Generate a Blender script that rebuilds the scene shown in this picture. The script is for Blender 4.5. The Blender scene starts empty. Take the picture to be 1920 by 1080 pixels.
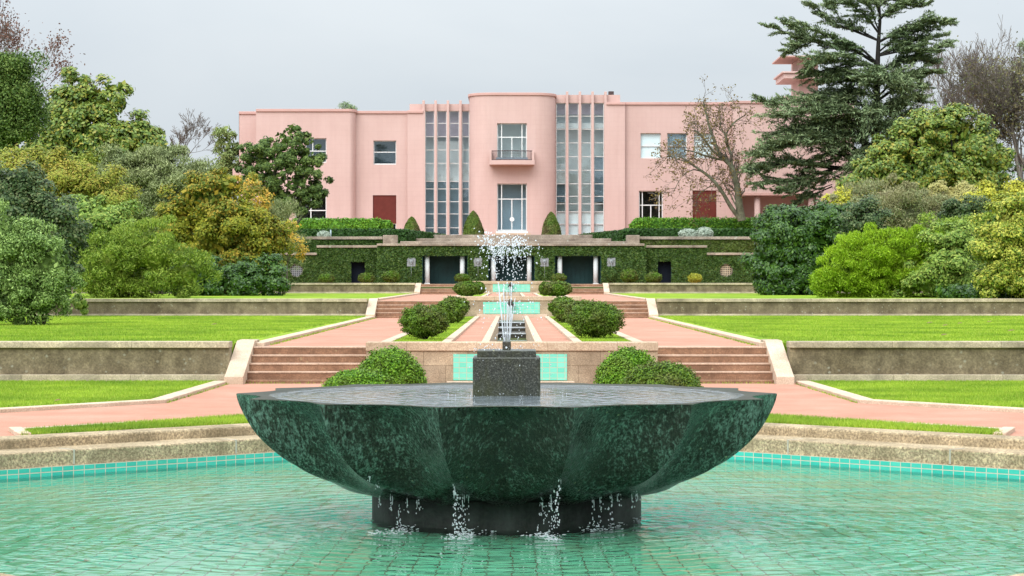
import bpy, math, random
import numpy as np
from mathutils import Vector, noise as mnoise

scene = bpy.context.scene
COL = scene.collection
F = 80.06 / 36.0 * 1920.0      # focal length in photo pixels
EYE = 1.83                     # eye height above the lower path
R = math.radians

def PX(px, Y): return (px - 960.0) / F * Y
def PZ(py, Y): return EYE - (py - 540.0) / F * Y
def P3(px, py, Y): return (PX(px, Y), Y, PZ(py, Y))
def M(px, Y): return px / F * Y          # a length in photo pixels at depth Y, in metres

# ------------------------------------------------------------------ scene objects
def tag(o, label=None, cat=None, group=None, kind=None):
    if label: o["label"] = label
    if cat: o["category"] = cat
    if group: o["group"] = group
    if kind: o["kind"] = kind
    return o

def thing(name, label, cat, loc=(0, 0, 0), group=None):
    o = bpy.data.objects.new(name, None)
    o.empty_display_size = 0.2
    o.location = loc
    COL.objects.link(o)
    return tag(o, label, cat, group)

def world_loc(o):
    v = Vector((0, 0, 0))
    while o is not None:
        v += Vector(o.location)
        o = o.parent
    return v

def link_mesh(name, me, mats, parent=None, origin=None):
    """me is in world coordinates; it is moved so that its object sits at its own origin."""
    o = bpy.data.objects.new(name, me)
    COL.objects.link(o)
    if not isinstance(mats, (list, tuple)): mats = [mats]
    for m in mats: me.materials.append(m)
    off = Vector(origin) if origin is not None else Vector((0, 0, 0))
    base = world_loc(parent) if parent is not None else Vector((0, 0, 0))
    n = len(me.vertices)
    if n:
        co = np.empty(n * 3, np.float32)
        me.vertices.foreach_get("co", co)
        co = co.reshape(-1, 3)
        if origin is None and parent is not None: off = base
        if origin is None and parent is None:
            mn, mx = co.min(0), co.max(0)
            off = Vector(((mn[0] + mx[0]) / 2, (mn[1] + mx[1]) / 2, mn[2]))
        co -= np.array(off, np.float32)
        me.vertices.foreach_set("co", co.ravel())
    if parent is not None:
        o.parent = parent
        o.location = off - base
    else:
        o.location = off
    me.update()
    return o

class MB:
    """collects shapes in world coordinates and links them as ONE mesh object"""
    def __init__(self): self.v, self.f, self.m, self.uv = [], [], [], {}
    def add(self, vs, fs, mi=0):
        b = len(self.v)
        self.v.extend([tuple(p) for p in vs])
        for f in fs:
            self.f.append(tuple(i + b for i in f)); self.m.append(mi)
    def quad(self, a, b, c, d, mi=0, uv=None):
        self.add([a, b, c, d], [(0, 1, 2, 3)], mi)
        if uv: self.uv[len(self.f) - 1] = uv
    def box(self, x0, x1, y0, y1, z0, z1, mi=0):
        if x0 > x1: x0, x1 = x1, x0
        v = [(x0,y0,z0),(x1,y0,z0),(x1,y1,z0),(x0,y1,z0),(x0,y0,z1),(x1,y0,z1),(x1,y1,z1),(x0,y1,z1)]
        self.add(v, [(0,3,2,1),(4,5,6,7),(0,1,5,4),(1,2,6,5),(2,3,7,6),(3,0,4,7)], mi)
    def pbox(self, px0, px1, py0, py1, Y, d, mi=0):
        """box whose front face covers the given photo rectangle at depth Y"""
        self.box(PX(px0, Y), PX(px1, Y), Y, Y + d, PZ(py1, Y), PZ(py0, Y), mi)
    def prism(self, poly, z0, z1, mi=0):
        """poly: counter-clockwise list of (x, y)"""
        a = sum(poly[i][0]*poly[(i+1)%len(poly)][1]-poly[(i+1)%len(poly)][0]*poly[i][1] for i in range(len(poly)))
        if a < 0: poly = poly[::-1]
        n = len(poly)
        v = [(x, y, z0) for x, y in poly] + [(x, y, z1) for x, y in poly]
        f = [tuple(range(n))[::-1], tuple(range(n, 2*n))] + [(i, (i+1)%n, n+(i+1)%n, n+i) for i in range(n)]
        self.add(v, f, mi)
    def prism_x(self, poly, x0, x1, mi=0):
        """poly of (y, z) swept along x"""
        a = sum(poly[i][0]*poly[(i+1)%len(poly)][1]-poly[(i+1)%len(poly)][0]*poly[i][1] for i in range(len(poly)))
        if a < 0: poly = poly[::-1]
        n = len(poly)
        v = [(x0, y, z) for y, z in poly] + [(x1, y, z) for y, z in poly]
        f = [tuple(range(n))[::-1], tuple(range(n, 2*n))] + [(i, (i+1)%n, n+(i+1)%n, n+i) for i in range(n)]
        self.add(v, f, mi)
    def tube(self, pts, rad, n=6, mi=0, cap=True):
        pts = [Vector(p) for p in pts]
        if not isinstance(rad, (list, tuple)): rad = [rad] * len(pts)
        rings = []
        ref = Vector((0.31, 0.17, 0.93))
        for i, p in enumerate(pts):
            t = (pts[min(i+1, len(pts)-1)] - pts[max(i-1, 0)])
            if t.length < 1e-9: t = Vector((0, 0, 1))
            t.normalize()
            r = ref if abs(t.dot(ref)) < 0.95 else Vector((1, 0, 0))
            a = t.cross(r).normalized(); b = t.cross(a)
            rings.append([p + (a*math.cos(2*math.pi*k/n) + b*math.sin(2*math.pi*k/n))*rad[i] for k in range(n)])
        v = [q for r_ in rings for q in r_]
        f = []
        for i in range(len(pts)-1):
            for k in range(n):
                f.append((i*n+k, i*n+(k+1)%n, (i+1)*n+(k+1)%n, (i+1)*n+k))
        if cap:
            f.append(tuple(range(n))[::-1]); f.append(tuple((len(pts)-1)*n+k for k in range(n)))
        self.add(v, f, mi)
    def cyl(self, c, r, z0, z1, n=32, mi=0, r1=None):
        r1 = r if r1 is None else r1
        v = [(c[0]+r*math.cos(2*math.pi*k/n), c[1]+r*math.sin(2*math.pi*k/n), z0) for k in range(n)]
        v += [(c[0]+r1*math.cos(2*math.pi*k/n), c[1]+r1*math.sin(2*math.pi*k/n), z1) for k in range(n)]
        f = [tuple(range(n))[::-1], tuple(range(n, 2*n))] + [(i, (i+1)%n, n+(i+1)%n, n+i) for i in range(n)]
        self.add(v, f, mi)
    def ellip(self, c, r, seg=12, rings=8, rough=0.0, freq=1.5, seed=0, mi=0):
        v, f = [], []
        for i in range(rings+1):
            th = math.pi*i/rings
            for k in range(seg):
                ph = 2*math.pi*k/seg
                d = Vector((math.sin(th)*math.cos(ph), math.sin(th)*math.sin(ph), math.cos(th)))
                s = 1.0
                if rough: s += rough*mnoise.noise(d*freq + Vector((seed*3.1, seed*1.7, 0)))
                v.append((c[0]+d.x*r[0]*s, c[1]+d.y*r[1]*s, c[2]+d.z*r[2]*s))
        for i in range(rings):
            for k in range(seg):
                f.append((i*seg+k, (i+1)*seg+k, (i+1)*seg+(k+1)%seg, i*seg+(k+1)%seg))
        self.add(v, f, mi)
    def build(self, name, mats, parent=None, smooth=False, bevel=0, origin=None, **kw):
        me = bpy.data.meshes.new(name)
        me.from_pydata(self.v, [], self.f)
        if self.uv:
            L = me.uv_layers.new(name="UVMap")
            for fi, uv in self.uv.items():
                pl = me.polygons[fi]
                for k, li in enumerate(pl.loop_indices): L.data[li].uv = uv[k]
        if any(self.m): me.polygons.foreach_set("material_index", self.m)
        if smooth: me.polygons.foreach_set("use_smooth", [True]*len(me.polygons))
        o = link_mesh(name, me, mats, parent, origin)
        if bevel:
            b = o.modifiers.new("edge", "BEVEL"); b.width = bevel; b.segments = 2
            b.limit_method = 'ANGLE'; b.angle_limit = R(40)
        return tag(o, **kw)

# ------------------------------------------------------------------ materials
class NT:
    def __init__(self, name):
        self.mat = bpy.data.materials.new(name); self.mat.use_nodes = True
        self.t = self.mat.node_tree; self.t.nodes.clear()
        self.out = self.n('ShaderNodeOutputMaterial')
    def n(self, typ, **kw):
        nd = self.t.nodes.new(typ)
        for k, v in kw.items(): setattr(nd, k, v)
        return nd
    def l(self, a, b): self.t.links.new(a, b)
    def setin(self, sock, v):
        if v is None: return
        if hasattr(v, 'is_linked') or hasattr(v, 'links'): self.l(v, sock)
        else: sock.default_value = v
    def pos(self): return self.n('ShaderNodeNewGeometry').outputs['Position']
    def mapping(self, vec, scale=(1,1,1), rot=(0,0,0), loc=(0,0,0)):
        m = self.n('ShaderNodeMapping'); self.l(vec, m.inputs['Vector'])
        m.inputs['Scale'].default_value = scale; m.inputs['Rotation'].default_value = rot; m.inputs['Location'].default_value = loc
        return m.outputs['Vector']
    def noise(self, vec, scale, detail=3, rough=0.55, dist=0.0):
        nd = self.n('ShaderNodeTexNoise')
        self.l(vec, nd.inputs['Vector'])
        nd.inputs['Scale'].default_value = scale; nd.inputs['Detail'].default_value = detail
        nd.inputs['Roughness'].default_value = rough; nd.inputs['Distortion'].default_value = dist
        return nd.outputs['Fac']
    def ramp(self, fac, stops, interp='LINEAR'):
        r = self.n('ShaderNodeValToRGB'); r.color_ramp.interpolation = interp
        e = r.color_ramp.elements
        while len(e) < len(stops): e.new(0.5)
        for k, (p, c) in enumerate(stops):
            e[k].position = p; e[k].color = (*c, 1) if len(c) == 3 else c
        self.l(fac, r.inputs['Fac']); return r.outputs['Color']
    def mix(self, fac, a, b, mode='MIX'):
        m = self.n('ShaderNodeMix', data_type='RGBA', blend_type=mode)
        self.setin(m.inputs['Factor'], fac)
        for s, v in ((m.inputs[6], a), (m.inputs[7], b)):
            if isinstance(v, (tuple, list)): s.default_value = (*v[:3], 1)
            else: self.l(v, s)
        return m.outputs[2]
    def math(self, op, a, b=None, clamp=False):
        m = self.n('ShaderNodeMath', operation=op, use_clamp=clamp)
        self.setin(m.inputs[0], a)
        if b is not None: self.setin(m.inputs[1], b)
        return m.outputs[0]
    def bump(self, height, strength=0.3, dist=0.02):
        b = self.n('ShaderNodeBump'); b.inputs['Strength'].default_value = strength
        b.inputs['Distance'].default_value = dist
        self.l(height, b.inputs['Height']); return b.outputs['Normal']
    def pbsdf(self, color, rough=0.8, normal=None, spec=0.3, **kw):
        p = self.n('ShaderNodeBsdfPrincipled')
        if isinstance(color, (tuple, list)): p.inputs['Base Color'].default_value = (*color[:3], 1)
        else: self.l(color, p.inputs['Base Color'])
        self.setin(p.inputs['Roughness'], rough)
        p.inputs['Specular IOR Level'].default_value = spec
        if normal is not None: self.l(normal, p.inputs['Normal'])
        for k, v in kw.items(): p.inputs[k].default_value = v
        return p.outputs[0]
    def finish(self, sh):
        self.l(sh, self.out.inputs['Surface']); return self.mat

def xz(nt, p=None):
    """position with z in the second slot, for patterns on walls that face the viewer"""
    s = nt.n('ShaderNodeSeparateXYZ'); nt.l(p or nt.pos(), s.inputs[0])
    c = nt.n('ShaderNodeCombineXYZ'); nt.l(s.outputs[0], c.inputs[0]); nt.l(s.outputs[2], c.inputs[1])
    return c.outputs[0]

def mat_stone(name, c1, c2, stain=(0.1,0.085,0.06), stain_amt=0.5, speck=60, rough=0.85, bump=0.35, stain_scale=0.9, joints=None, spec=0.25, streak=0.0, speck_contrast=0.35, lichen=None):
    t = NT(name); p = t.pos()
    base = t.ramp(t.noise(p, 1.7, 5, 0.65), [(0.3, c1), (0.7, c2)])
    sp = t.noise(p, speck, 2, 0.7)
    base = t.mix(speck_contrast, base, t.ramp(sp, [(0.35, (0.12,0.10,0.08)), (0.52, (0.5,0.5,0.5)), (0.66, (0.95,0.92,0.85))]), 'OVERLAY')
    st = t.noise(p, stain_scale, 6, 0.7, 0.6)
    if streak:
        st2 = t.noise(t.mapping(p, (3.5, 3.5, 0.5)), 1.0, 4, 0.6)
        st = t.math('ADD', t.math('MULTIPLY', st, 1-streak), t.math('MULTIPLY', st2, streak))
    fac = t.ramp(st, [(0.42, (0,0,0)), (0.66, (1,1,1))])
    col = t.mix(t.math('MULTIPLY', fac, stain_amt), base, stain)
    if lichen:
        v = t.n('ShaderNodeTexVoronoi'); t.l(t.mapping(p, (1,1,1)), v.inputs['Vector']); v.inputs['Scale'].default_value = lichen[0]
        lf = t.ramp(t.math('ADD', v.outputs['Distance'], t.math('MULTIPLY', t.noise(p, lichen[0]*2.5, 3), 0.35)), [(0.30, (1,1,1)), (0.42, (0,0,0))])
        sel = t.ramp(t.noise(p, lichen[0]*0.35, 2), [(0.45, (0,0,0)), (0.6, (1,1,1))])
        col = t.mix(t.math('MULTIPLY', t.math('MULTIPLY', lf, sel), lichen[2]), col, lichen[1])
    if joints:
        b = t.n('ShaderNodeTexBrick'); t.l(xz(t), b.inputs['Vector'])
        b.inputs['Color1'].default_value = (0.84,0.84,0.84,1); b.inputs['Color2'].default_value = (1.08,1.06,1.04,1)
        b.inputs['Mortar'].default_value = (0.62,0.6,0.57,1); b.inputs['Scale'].default_value = 1
        b.inputs['Mortar Size'].default_value = joints[2] if len(joints) > 2 else 0.008
        b.inputs['Brick Width'].default_value = joints[0]; b.inputs['Row Height'].default_value = joints[1]
        b.inputs['Mortar Smooth'].default_value = 0.3
        col = t.mix(1.0, col, b.outputs['Color'], 'MULTIPLY')
    h = t.math('ADD', t.math('MULTIPLY', sp, 0.6), t.noise(p, 9, 4, 0.6))
    return t.finish(t.pbsdf(col, rough, t.bump(h, bump, 0.012), spec))

def mat_leaf(name, cols, rough=0.5, trans=0.3, patch=0.5, patch_scale=0.5, patch_cols=None, spec=0.15):
    """per-leaf random colour between cols, with broader patches where whole sprays turn"""
    t = NT(name)
    g = t.n('ShaderNodeNewGeometry')
    n = len(cols)
    c = t.ramp(g.outputs['Random Per Island'], [(i/(n-1) if n > 1 else 0, cc) for i, cc in enumerate(cols)])
    nz = t.noise(g.outputs['Position'], patch_scale, 3, 0.6)
    if patch_cols:
        pf = t.ramp(nz, [(0.42, (0,0,0)), (0.62, (1,1,1))])
        c2 = t.ramp(g.outputs['Random Per Island'], [(i/(len(patch_cols)-1) if len(patch_cols) > 1 else 0, cc) for i, cc in enumerate(patch_cols)])
        c = t.mix(t.math('MULTIPLY', pf, patch), c, c2)
    else:
        c = t.mix(patch, c, t.ramp(nz, [(0.3, (0.30,0.36,0.30)), (0.7, (0.74,0.70,0.62))]), 'OVERLAY')
    pb = t.pbsdf(c, rough, None, spec)
    tr = t.n('ShaderNodeBsdfTranslucent'); t.l(c, tr.inputs['Color'])
    mx = t.n('ShaderNodeMixShader'); mx.inputs[0].default_value = trans*0.65
    t.l(pb, mx.inputs[1]); t.l(tr.outputs[0], mx.inputs[2])
    return t.finish(mx.outputs[0])

def mat_plain(name, c, rough=0.6, spec=0.3, var=0.15, scale=3.0, bump=0.1, **kw):
    t = NT(name); p = t.pos()
    n1 = t.noise(p, scale, 4)
    d = tuple(max(0, x*(1-var)) for x in c); u = tuple(min(1, x*(1+var)) for x in c)
    return t.finish(t.pbsdf(t.ramp(n1, [(0.3, d), (0.7, u)]), rough, t.bump(t.noise(p, scale*12, 2), bump, 0.01), spec, **kw))

def mat_tiles(name, vec_kind, bw, bh, c1, c2, mortar, msize=0.05, rough=0.2, dirt=0.25):
    t = NT(name)
    if vec_kind == 'uv':
        vec = t.n('ShaderNodeTexCoord').outputs['UV']
    else:
        vec = xz(t)
    b = t.n('ShaderNodeTexBrick'); b.offset = 0.0; b.squash = 1.0
    t.l(vec, b.inputs['Vector'])
    b.inputs['Color1'].default_value = (*c1,1); b.inputs['Color2'].default_value = (*c2,1); b.inputs['Mortar'].default_value = (*mortar,1)
    b.inputs['Scale'].default_value = 1.0; b.inputs['Mortar Size'].default_value = msize; b.inputs['Mortar Smooth'].default_value = 0.1
    b.inputs['Brick Width'].default_value = bw; b.inputs['Row Height'].default_value = bh; b.inputs['Bias'].default_value = 0.0
    p = t.pos()
    col = t.mix(t.math('MULTIPLY', t.ramp(t.noise(p, 1.3, 5, 0.65), [(0.4,(0,0,0)),(0.75,(1,1,1))]), dirt), b.outputs['Color'], (0.27,0.46,0.25))
    inv = t.math('SUBTRACT', 1.0, b.outputs['Fac'])
    return t.finish(t.pbsdf(col, rough, t.bump(inv, 0.4, 0.004), 0.5))

MAT = {}
MAT['granite'] = mat_stone('pale_granite', (0.50,0.37,0.25), (0.62,0.485,0.355), (0.31,0.21,0.13), 0.45, 45, joints=(1.35, 40.0))
MAT['granite_wall'] = mat_stone('granite_blocks', (0.36,0.265,0.175), (0.50,0.40,0.28), (0.17,0.125,0.08), 0.65, 40, joints=(0.85, 0.34), stain_scale=1.6)
MAT['granite_kerb'] = mat_stone('kerb_granite', (0.50,0.375,0.27), (0.60,0.47,0.36), (0.33,0.235,0.15), 0.35, 50)
MAT['coping_old'] = mat_stone('weathered_coping', (0.41,0.335,0.23), (0.57,0.485,0.355), (0.13,0.115,0.08), 0.6, 40, joints=(2.1, 40.0), stain_scale=1.3)
MAT['coping_lichen'] = mat_stone('lichened_coping', (0.30,0.235,0.18), (0.44,0.365,0.295), (0.12,0.09,0.07), 0.7, 20, joints=(2.3, 40.0), stain_scale=0.7, lichen=(3.0,(0.45,0.46,0.38),0.7))
MAT['cement'] = mat_stone('old_cement_render', (0.125,0.098,0.055), (0.275,0.225,0.140), (0.052,0.039,0.022), 0.8, 30, stain_scale=1.9, streak=0.35, lichen=(7.0,(0.34,0.33,0.25),0.6), bump=0.6)
MAT['step'] = mat_stone('red_brown_step_stone', (0.235,0.122,0.072), (0.335,0.185,0.112), (0.105,0.056,0.034), 0.65, 45, stain_scale=2.2, lichen=(9.0,(0.36,0.25,0.14),0.7))
MAT['step_edge'] = mat_stone('worn_step_edge', (0.43,0.285,0.20), (0.54,0.38,0.285), (0.24,0.15,0.10), 0.5, 45, stain_scale=2.5)
MAT['pool_stone'] = mat_stone('pool_edge_granite', (0.33,0.25,0.15), (0.47,0.37,0.24), (0.16,0.125,0.07), 0.7, 34, bump=0.7, stain_scale=1.8, speck_contrast=0.6)
MAT['pool_top'] = mat_stone('worn_pool_edge_top', (0.47,0.33,0.225), (0.57,0.43,0.31), (0.30,0.21,0.14), 0.4, 45, bump=0.4)
# ------------------------------------------------------------------ foliage
def quads_mesh(name, c, a, s, extra=None, tri=False):
    """one rhombus leaf per row: centre c, half-length vector a, half-width vector s"""
    n = len(c)
    if tri:
        V = np.stack([c - s, c + s, c + a], 1).reshape(-1, 3); k = 3
    else:
        V = np.stack([c - a, c + s - a*0.1, c + a, c - s - a*0.1], 1).reshape(-1, 3); k = 4
    nf = n
    loops = np.arange(n * k, dtype=np.int32)
    starts = np.arange(n, dtype=np.int32) * k
    if extra is not None and len(extra.v):
        ev = np.array(extra.v, np.float32)
        el, es = [], []
        pos = n * k
        for f in extra.f:
            es.append(pos); pos += len(f); el.extend(i + n * k for i in f)
        V = np.concatenate([V, ev]); loops = np.concatenate([loops, np.array(el, np.int32)])
        starts = np.concatenate([starts, np.array(es, np.int32)]); nf += len(extra.f)
    me = bpy.data.meshes.new(name)
    me.vertices.add(len(V)); me.vertices.foreach_set("co", V.astype(np.float32).ravel())
    me.loops.add(len(loops)); me.loops.foreach_set("vertex_index", loops)
    me.polygons.add(nf); me.polygons.foreach_set("loop_start", starts)
    me.update(calc_edges=True)
    return me

def unit(v): return v / np.maximum(np.linalg.norm(v, axis=1, keepdims=True), 1e-9)

def leaf_frames(rng, nrm, L, W, droop=0.0, lvar=0.35):
    n = len(nrm)
    t = rng.normal(size=(n, 3)); t[:, 2] -= droop
    t = unit(t - nrm * (t * nrm).sum(1, keepdims=True))
    s = np.cross(nrm, t)
    k = (1 + lvar * rng.uniform(-1, 1, (n, 1)))
    return t * L * 0.5 * k, s * W * 0.5 * k

def crown_points(rng, lobes, clump_n, leaves, clump_r, front=0.55, shell=(0.72, 1.04), flat=0.75, rough=0.16):
    """leaf centres and outward normals for a crown made of ellipsoid lobes"""
    lobes = np.array(lobes, float)
    w = (lobes[:, 3] * lobes[:, 4] + lobes[:, 3] * lobes[:, 5] + lobes[:, 4] * lobes[:, 5])
    idx = rng.choice(len(lobes), size=clump_n * 3, p=w / w.sum())
    d = unit(rng.normal(size=(clump_n * 3, 3)))
    flip = (d[:, 1] > 0.25) & (rng.random(len(d)) < front)
    d[flip, 1] *= -1
    lo = lobes[idx]
    rr = rng.uniform(shell[0], shell[1], len(d)) + rough * rng.normal(size=len(d)) * 0.6
    p = lo[:, :3] + d * lo[:, 3:] * rr[:, None]
    keep = np.ones(len(p), bool)
    for L in lobes:
        q = np.sqrt((((p - L[:3]) / L[3:]) ** 2).sum(1))
        keep &= q > 0.66
    p, d = p[keep][:clump_n], d[keep][:clump_n]
    lo = lo[keep][:clump_n]
    d = unit(d / lo[:, 3:])
    k = len(p)
    cr = clump_r * rng.uniform(0.55, 1.45, (k, 1, 1))
    # each clump is a rounded spray: leaves over its outer and upper side, hollow beneath
    off = rng.normal(size=(k, leaves, 3)) + d[:, None, :] * 0.75 + np.array([0, 0, 0.55])
    off /= np.linalg.norm(off, axis=2, keepdims=True)
    od = off.reshape(-1, 3).copy()
    off = off * (0.50 + 0.62 * rng.random((k, leaves, 1)) ** 0.8) + rng.normal(size=(k, leaves, 3)) * 0.16
    off[:, :, 2] *= flat
    c = (p[:, None, :] + off * cr).reshape(-1, 3)
    nd = np.repeat(d, leaves, 0)
    return c, nd, od

def make_crown(name, parent, mat, lobes, clumps, leaves, clump_r, L, W, seed, up=0.35, rnd=0.55, droop=0.0, front=0.6, core=0.50, inner=0.06, zmin=None, rough=0.30, shell=(0.70, 1.08), stand=0.0, puff=11.0, psize=0.85, dens=0.80, **kw):
    rng = np.random.default_rng(seed)
    leaves = int(leaves * puff * 1.25); clumps = max(6, int(clumps * dens / puff)); clump_r = clump_r * psize; L *= 0.78; W *= 0.80
    c, nd, od = crown_points(rng, lobes, clumps, leaves, clump_r, front, shell=shell, rough=rough)
    nrm = unit(nd * 0.25 + od * 0.8 + rng.normal(size=c.shape) * rnd * 0.6 + np.array([0, -0.12, up]))
    a, s = leaf_frames(rng, nrm, L, W, droop)
    if stand:      # upright shoots: leaves point outward along the growth direction
        g = unit(nd * 0.8 + np.array([0, 0, 0.7]) + rng.normal(size=c.shape) * 0.35)
        m = rng.random(len(c)) < stand
        ga = g * L * 0.6; gs = unit(np.cross(g, rng.normal(size=c.shape))) * W * 0.5
        a[m] = ga[m]; s[m] = gs[m]
    if inner and core:
        lb = np.array(lobes, float)
        n2 = int(len(c) * inner)
        w = lb[:, 3] * lb[:, 5]
        ii = rng.choice(len(lb), n2, p=w / w.sum())
        dd = unit(rng.normal(size=(n2, 3)))
        c2 = lb[ii, :3] + dd * lb[ii, 3:] * rng.uniform(0.5, 0.82, (n2, 1))
        a2, s2 = leaf_frames(rng, unit(dd + rng.normal(size=dd.shape) * 0.5), L * 2.0, W * 2.2)
        c = np.concatenate([c, c2]); a = np.concatenate([a, a2]); s = np.concatenate([s, s2])
    if zmin is not None:
        k = c[:, 2] > zmin
        c, a, s = c[k], a[k], s[k]
    ex = MB()
    if core:
        for i, l in enumerate(lobes):
            ex.ellip(l[:3], [q * core for q in l[3:]], 9, 6, 0.35, 2.0, seed + i)
    me = quads_mesh(name, c, a, s, ex if core else None)
    return tag(link_mesh(name, me, mat, parent), **kw)

def lobes_px(specs, Y, dfac=0.8, dy=0.0):
    """photo-pixel ellipses (cx, cy, rx, ry[, depth offset]) -> world ellipsoids at depth Y"""
    out = []
    for sp in specs:
        cx, cy, rx, ry = sp[:4]
        yy = Y + (sp[4] if len(sp) > 4 else 0.0) + dy
        out.append((PX(cx, yy), yy, PZ(cy, yy), M(rx, yy), max(0.35, M(min(rx, ry * 1.6), yy) * dfac), M(ry, yy)))
    return out

def stems(parent, base, lobes, mat, seed, r=0.12, n=4, name="trunk", spread=0.3):
    """short forking stems from the ground up into the crown"""
    rng = random.Random(seed)
    mb = MB()
    bx, by, bz = base
    for i in range(n):
        l = lobes[rng.randrange(len(lobes))]
        tip = Vector((l[0] + rng.uniform(-.5, .5) * l[3], l[1] + rng.uniform(-.6, .2) * l[4], l[2] + rng.uniform(-.3, .5) * l[5]))
        b = Vector((bx + rng.uniform(-spread, spread), by + rng.uniform(-spread, spread), bz))
        pts = []
        for k in range(6):
            t = k / 5
            p = b.lerp(tip, t); p.z = b.z + (tip.z - b.z) * (t ** 0.8)
            p.x += rng.uniform(-.1, .1) * (1 if 0 < k < 5 else 0) * (tip - b).length * .3
            pts.append(p)
        mb.tube(pts, [r * (1 - 0.75 * k / 5) for k in range(6)], 6)
    return mb.build(name, mat, parent, smooth=True)

def bush(name, label, cat, mat, spec, Y, clumps, leaves, clump_r, L, W, seed, group=None, trunk=None, tmat=None, base_z=None, **kw):
    lb = lobes_px(spec, Y)
    cx = sum(l[0] for l in lb) / len(lb)
    zb = min(l[2] - l[5] for l in lb) if base_z is None else base_z
    root = thing(name, label, cat, (cx, Y, zb), group)
    make_crown("crown" if trunk else "foliage", root, mat, lb, clumps, leaves, clump_r, L, W, seed, **kw)
    if trunk:
        stems(root, (PX(trunk[0], Y), Y, zb), lb, tmat or MAT['bark'], seed + 5, trunk[1], trunk[2], "trunk" if trunk[2] < 6 else "trunk")
    return root

def grow(mb, p, d, length, rad, depth, rng, fork=(2, 3), spread=0.5, up=0.15, shrink=0.72, segs=4, tips=None, wob=0.12, minr=0.012):
    """recursive limbs"""
    pts, rr = [Vector(p)], [rad]
    d = Vector(d).normalized()
    for i in range(segs):
        d = (d + Vector((rng.gauss(0, wob), rng.gauss(0, wob), rng.gauss(0, wob) + up * 0.25))).normalized()
        pts.append(pts[-1] + d * (length / segs)); rr.append(max(minr, rad * (1 - 0.42 * (i + 1) / segs)))
    mb.tube(pts, rr, 5 if rad > 0.06 else 3, cap=False)
    if depth <= 0:
        if tips is not None: tips.append((pts[-1], d)); tips.append((pts[-2], d))
        return
    k = rng.randint(*fork)
    for j in range(k):
        i0 = segs if j == 0 else rng.randint(max(1, segs // 2), segs)
        sp = spread * (0.5 if j == 0 else 1.0)
        nd = (d + Vector((rng.gauss(0, sp), rng.gauss(0, sp), rng.gauss(0, sp * 0.7) + up))).normalized()
        grow(mb, pts[i0], nd, length * shrink * rng.uniform(0.75, 1.15), rr[i0] * (0.82 if j == 0 else 0.6), depth - 1, rng, fork, spread, up, shrink, max(2, segs - 1), tips, wob, minr)

def bare_tree(name, label, base, height, rad, depth, seed, mat, lean=(0, 0), group=None, leafmat=None, nleaf=0, leafsize=0.1, spread=0.5, fork=(2, 4), up=0.2, cat="tree", first=0.32, shrink=0.74, leaf_r=0.4, trunks=1, minr=0.02):
    rng = random.Random(seed)
    root = thing(name, label, cat, base, group)
    mb = MB(); tips = []
    for q in range(trunks):
        b = Vector(base) + Vector((rng.uniform(-.8, .8), rng.uniform(-.5, .5), 0)) * (trunks > 1)
        grow(mb, b, (lean[0] + rng.uniform(-.25, .25) * (trunks > 1), lean[1], 1), height * first, rad, depth, rng, fork, spread, up, shrink, 4, tips, minr=minr)
    mb.build("branches", mat, root, smooth=True)
    if leafmat and nleaf:
        r2 = np.random.default_rng(seed)
        tp = np.array([t[0] for t in tips])
        c = tp[r2.integers(0, len(tp), nleaf)] + r2.normal(size=(nleaf, 3)) * leaf_r
        nrm = unit(r2.normal(size=(nleaf, 3)))
        a, s = leaf_frames(r2, nrm, leafsize, leafsize * 0.6)
        me = quads_mesh("leaves", c, a, s)
        link_mesh("leaves", me, leafmat, root)
    return root

# bark and leaves
MAT['bark'] = mat_plain('brown_bark', (0.075, 0.055, 0.04), 0.9, 0.15, 0.4, 8, 0.5)
MAT['bark_grey'] = mat_plain('grey_bark', (0.15, 0.125, 0.105), 0.9, 0.15, 0.3, 6, 0.4)
MAT['bark_dark'] = mat_plain('dark_bark', (0.03, 0.027, 0.024), 0.9, 0.15, 0.3, 6, 0.4)
MAT['bark_moss'] = mat_stone('mossy_bark', (0.10, 0.10, 0.06), (0.22, 0.23, 0.15), (0.03, 0.028, 0.022), 0.55, 20, stain_scale=2.5)
MAT['twig'] = mat_plain('brown_twigs', (0.155, 0.13, 0.108), 0.9, 0.15, 0.25, 2, 0.0)
MAT['twig_red'] = mat_plain('reddish_twigs', (0.20, 0.115, 0.09), 0.9, 0.15, 0.25, 2, 0.0)

LF = {}
LF['silver'] = mat_leaf('silver_green_leaves', [(0.073,0.134,0.029), (0.124,0.203,0.047), (0.175,0.268,0.068), (0.365,0.498,0.158)], 0.5, 0.2, 0.4, 1.2)
LF['holly'] = mat_leaf('holly_leaves', [(0.026,0.052,0.018), (0.045,0.082,0.026), (0.075,0.115,0.042), (0.15,0.17,0.075)], 0.35, 0.12, 0.4, 1.0)
LF['willow'] = mat_leaf('fresh_green_leaves', [(0.093,0.164,0.021), (0.165,0.251,0.030), (0.240,0.327,0.045), (0.316,0.382,0.071)], 0.5, 0.35, 0.5, 0.7)
LF['gold'] = mat_leaf('autumn_gold_leaves', [(0.132,0.168,0.016), (0.220,0.241,0.020), (0.330,0.297,0.027), (0.143,0.190,0.023)], 0.5, 0.3, 0.85, 0.5, [(0.066,0.123,0.016), (0.121,0.168,0.023), (0.440,0.281,0.036), (0.165,0.179,0.032)])
LF['amber'] = mat_leaf('amber_leaves', [(0.520,0.273,0.039), (0.676,0.416,0.065), (0.390,0.325,0.052), (0.286,0.260,0.065)], 0.5, 0.3, 0.4, 0.8)
LF['olive'] = mat_leaf('olive_gold_leaves', [(0.174,0.207,0.026), (0.279,0.292,0.039), (0.383,0.340,0.053), (0.348,0.231,0.053)], 0.5, 0.3, 0.7, 0.4, [(0.139,0.231,0.026), (0.232,0.316,0.044), (0.314,0.365,0.053)])
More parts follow.
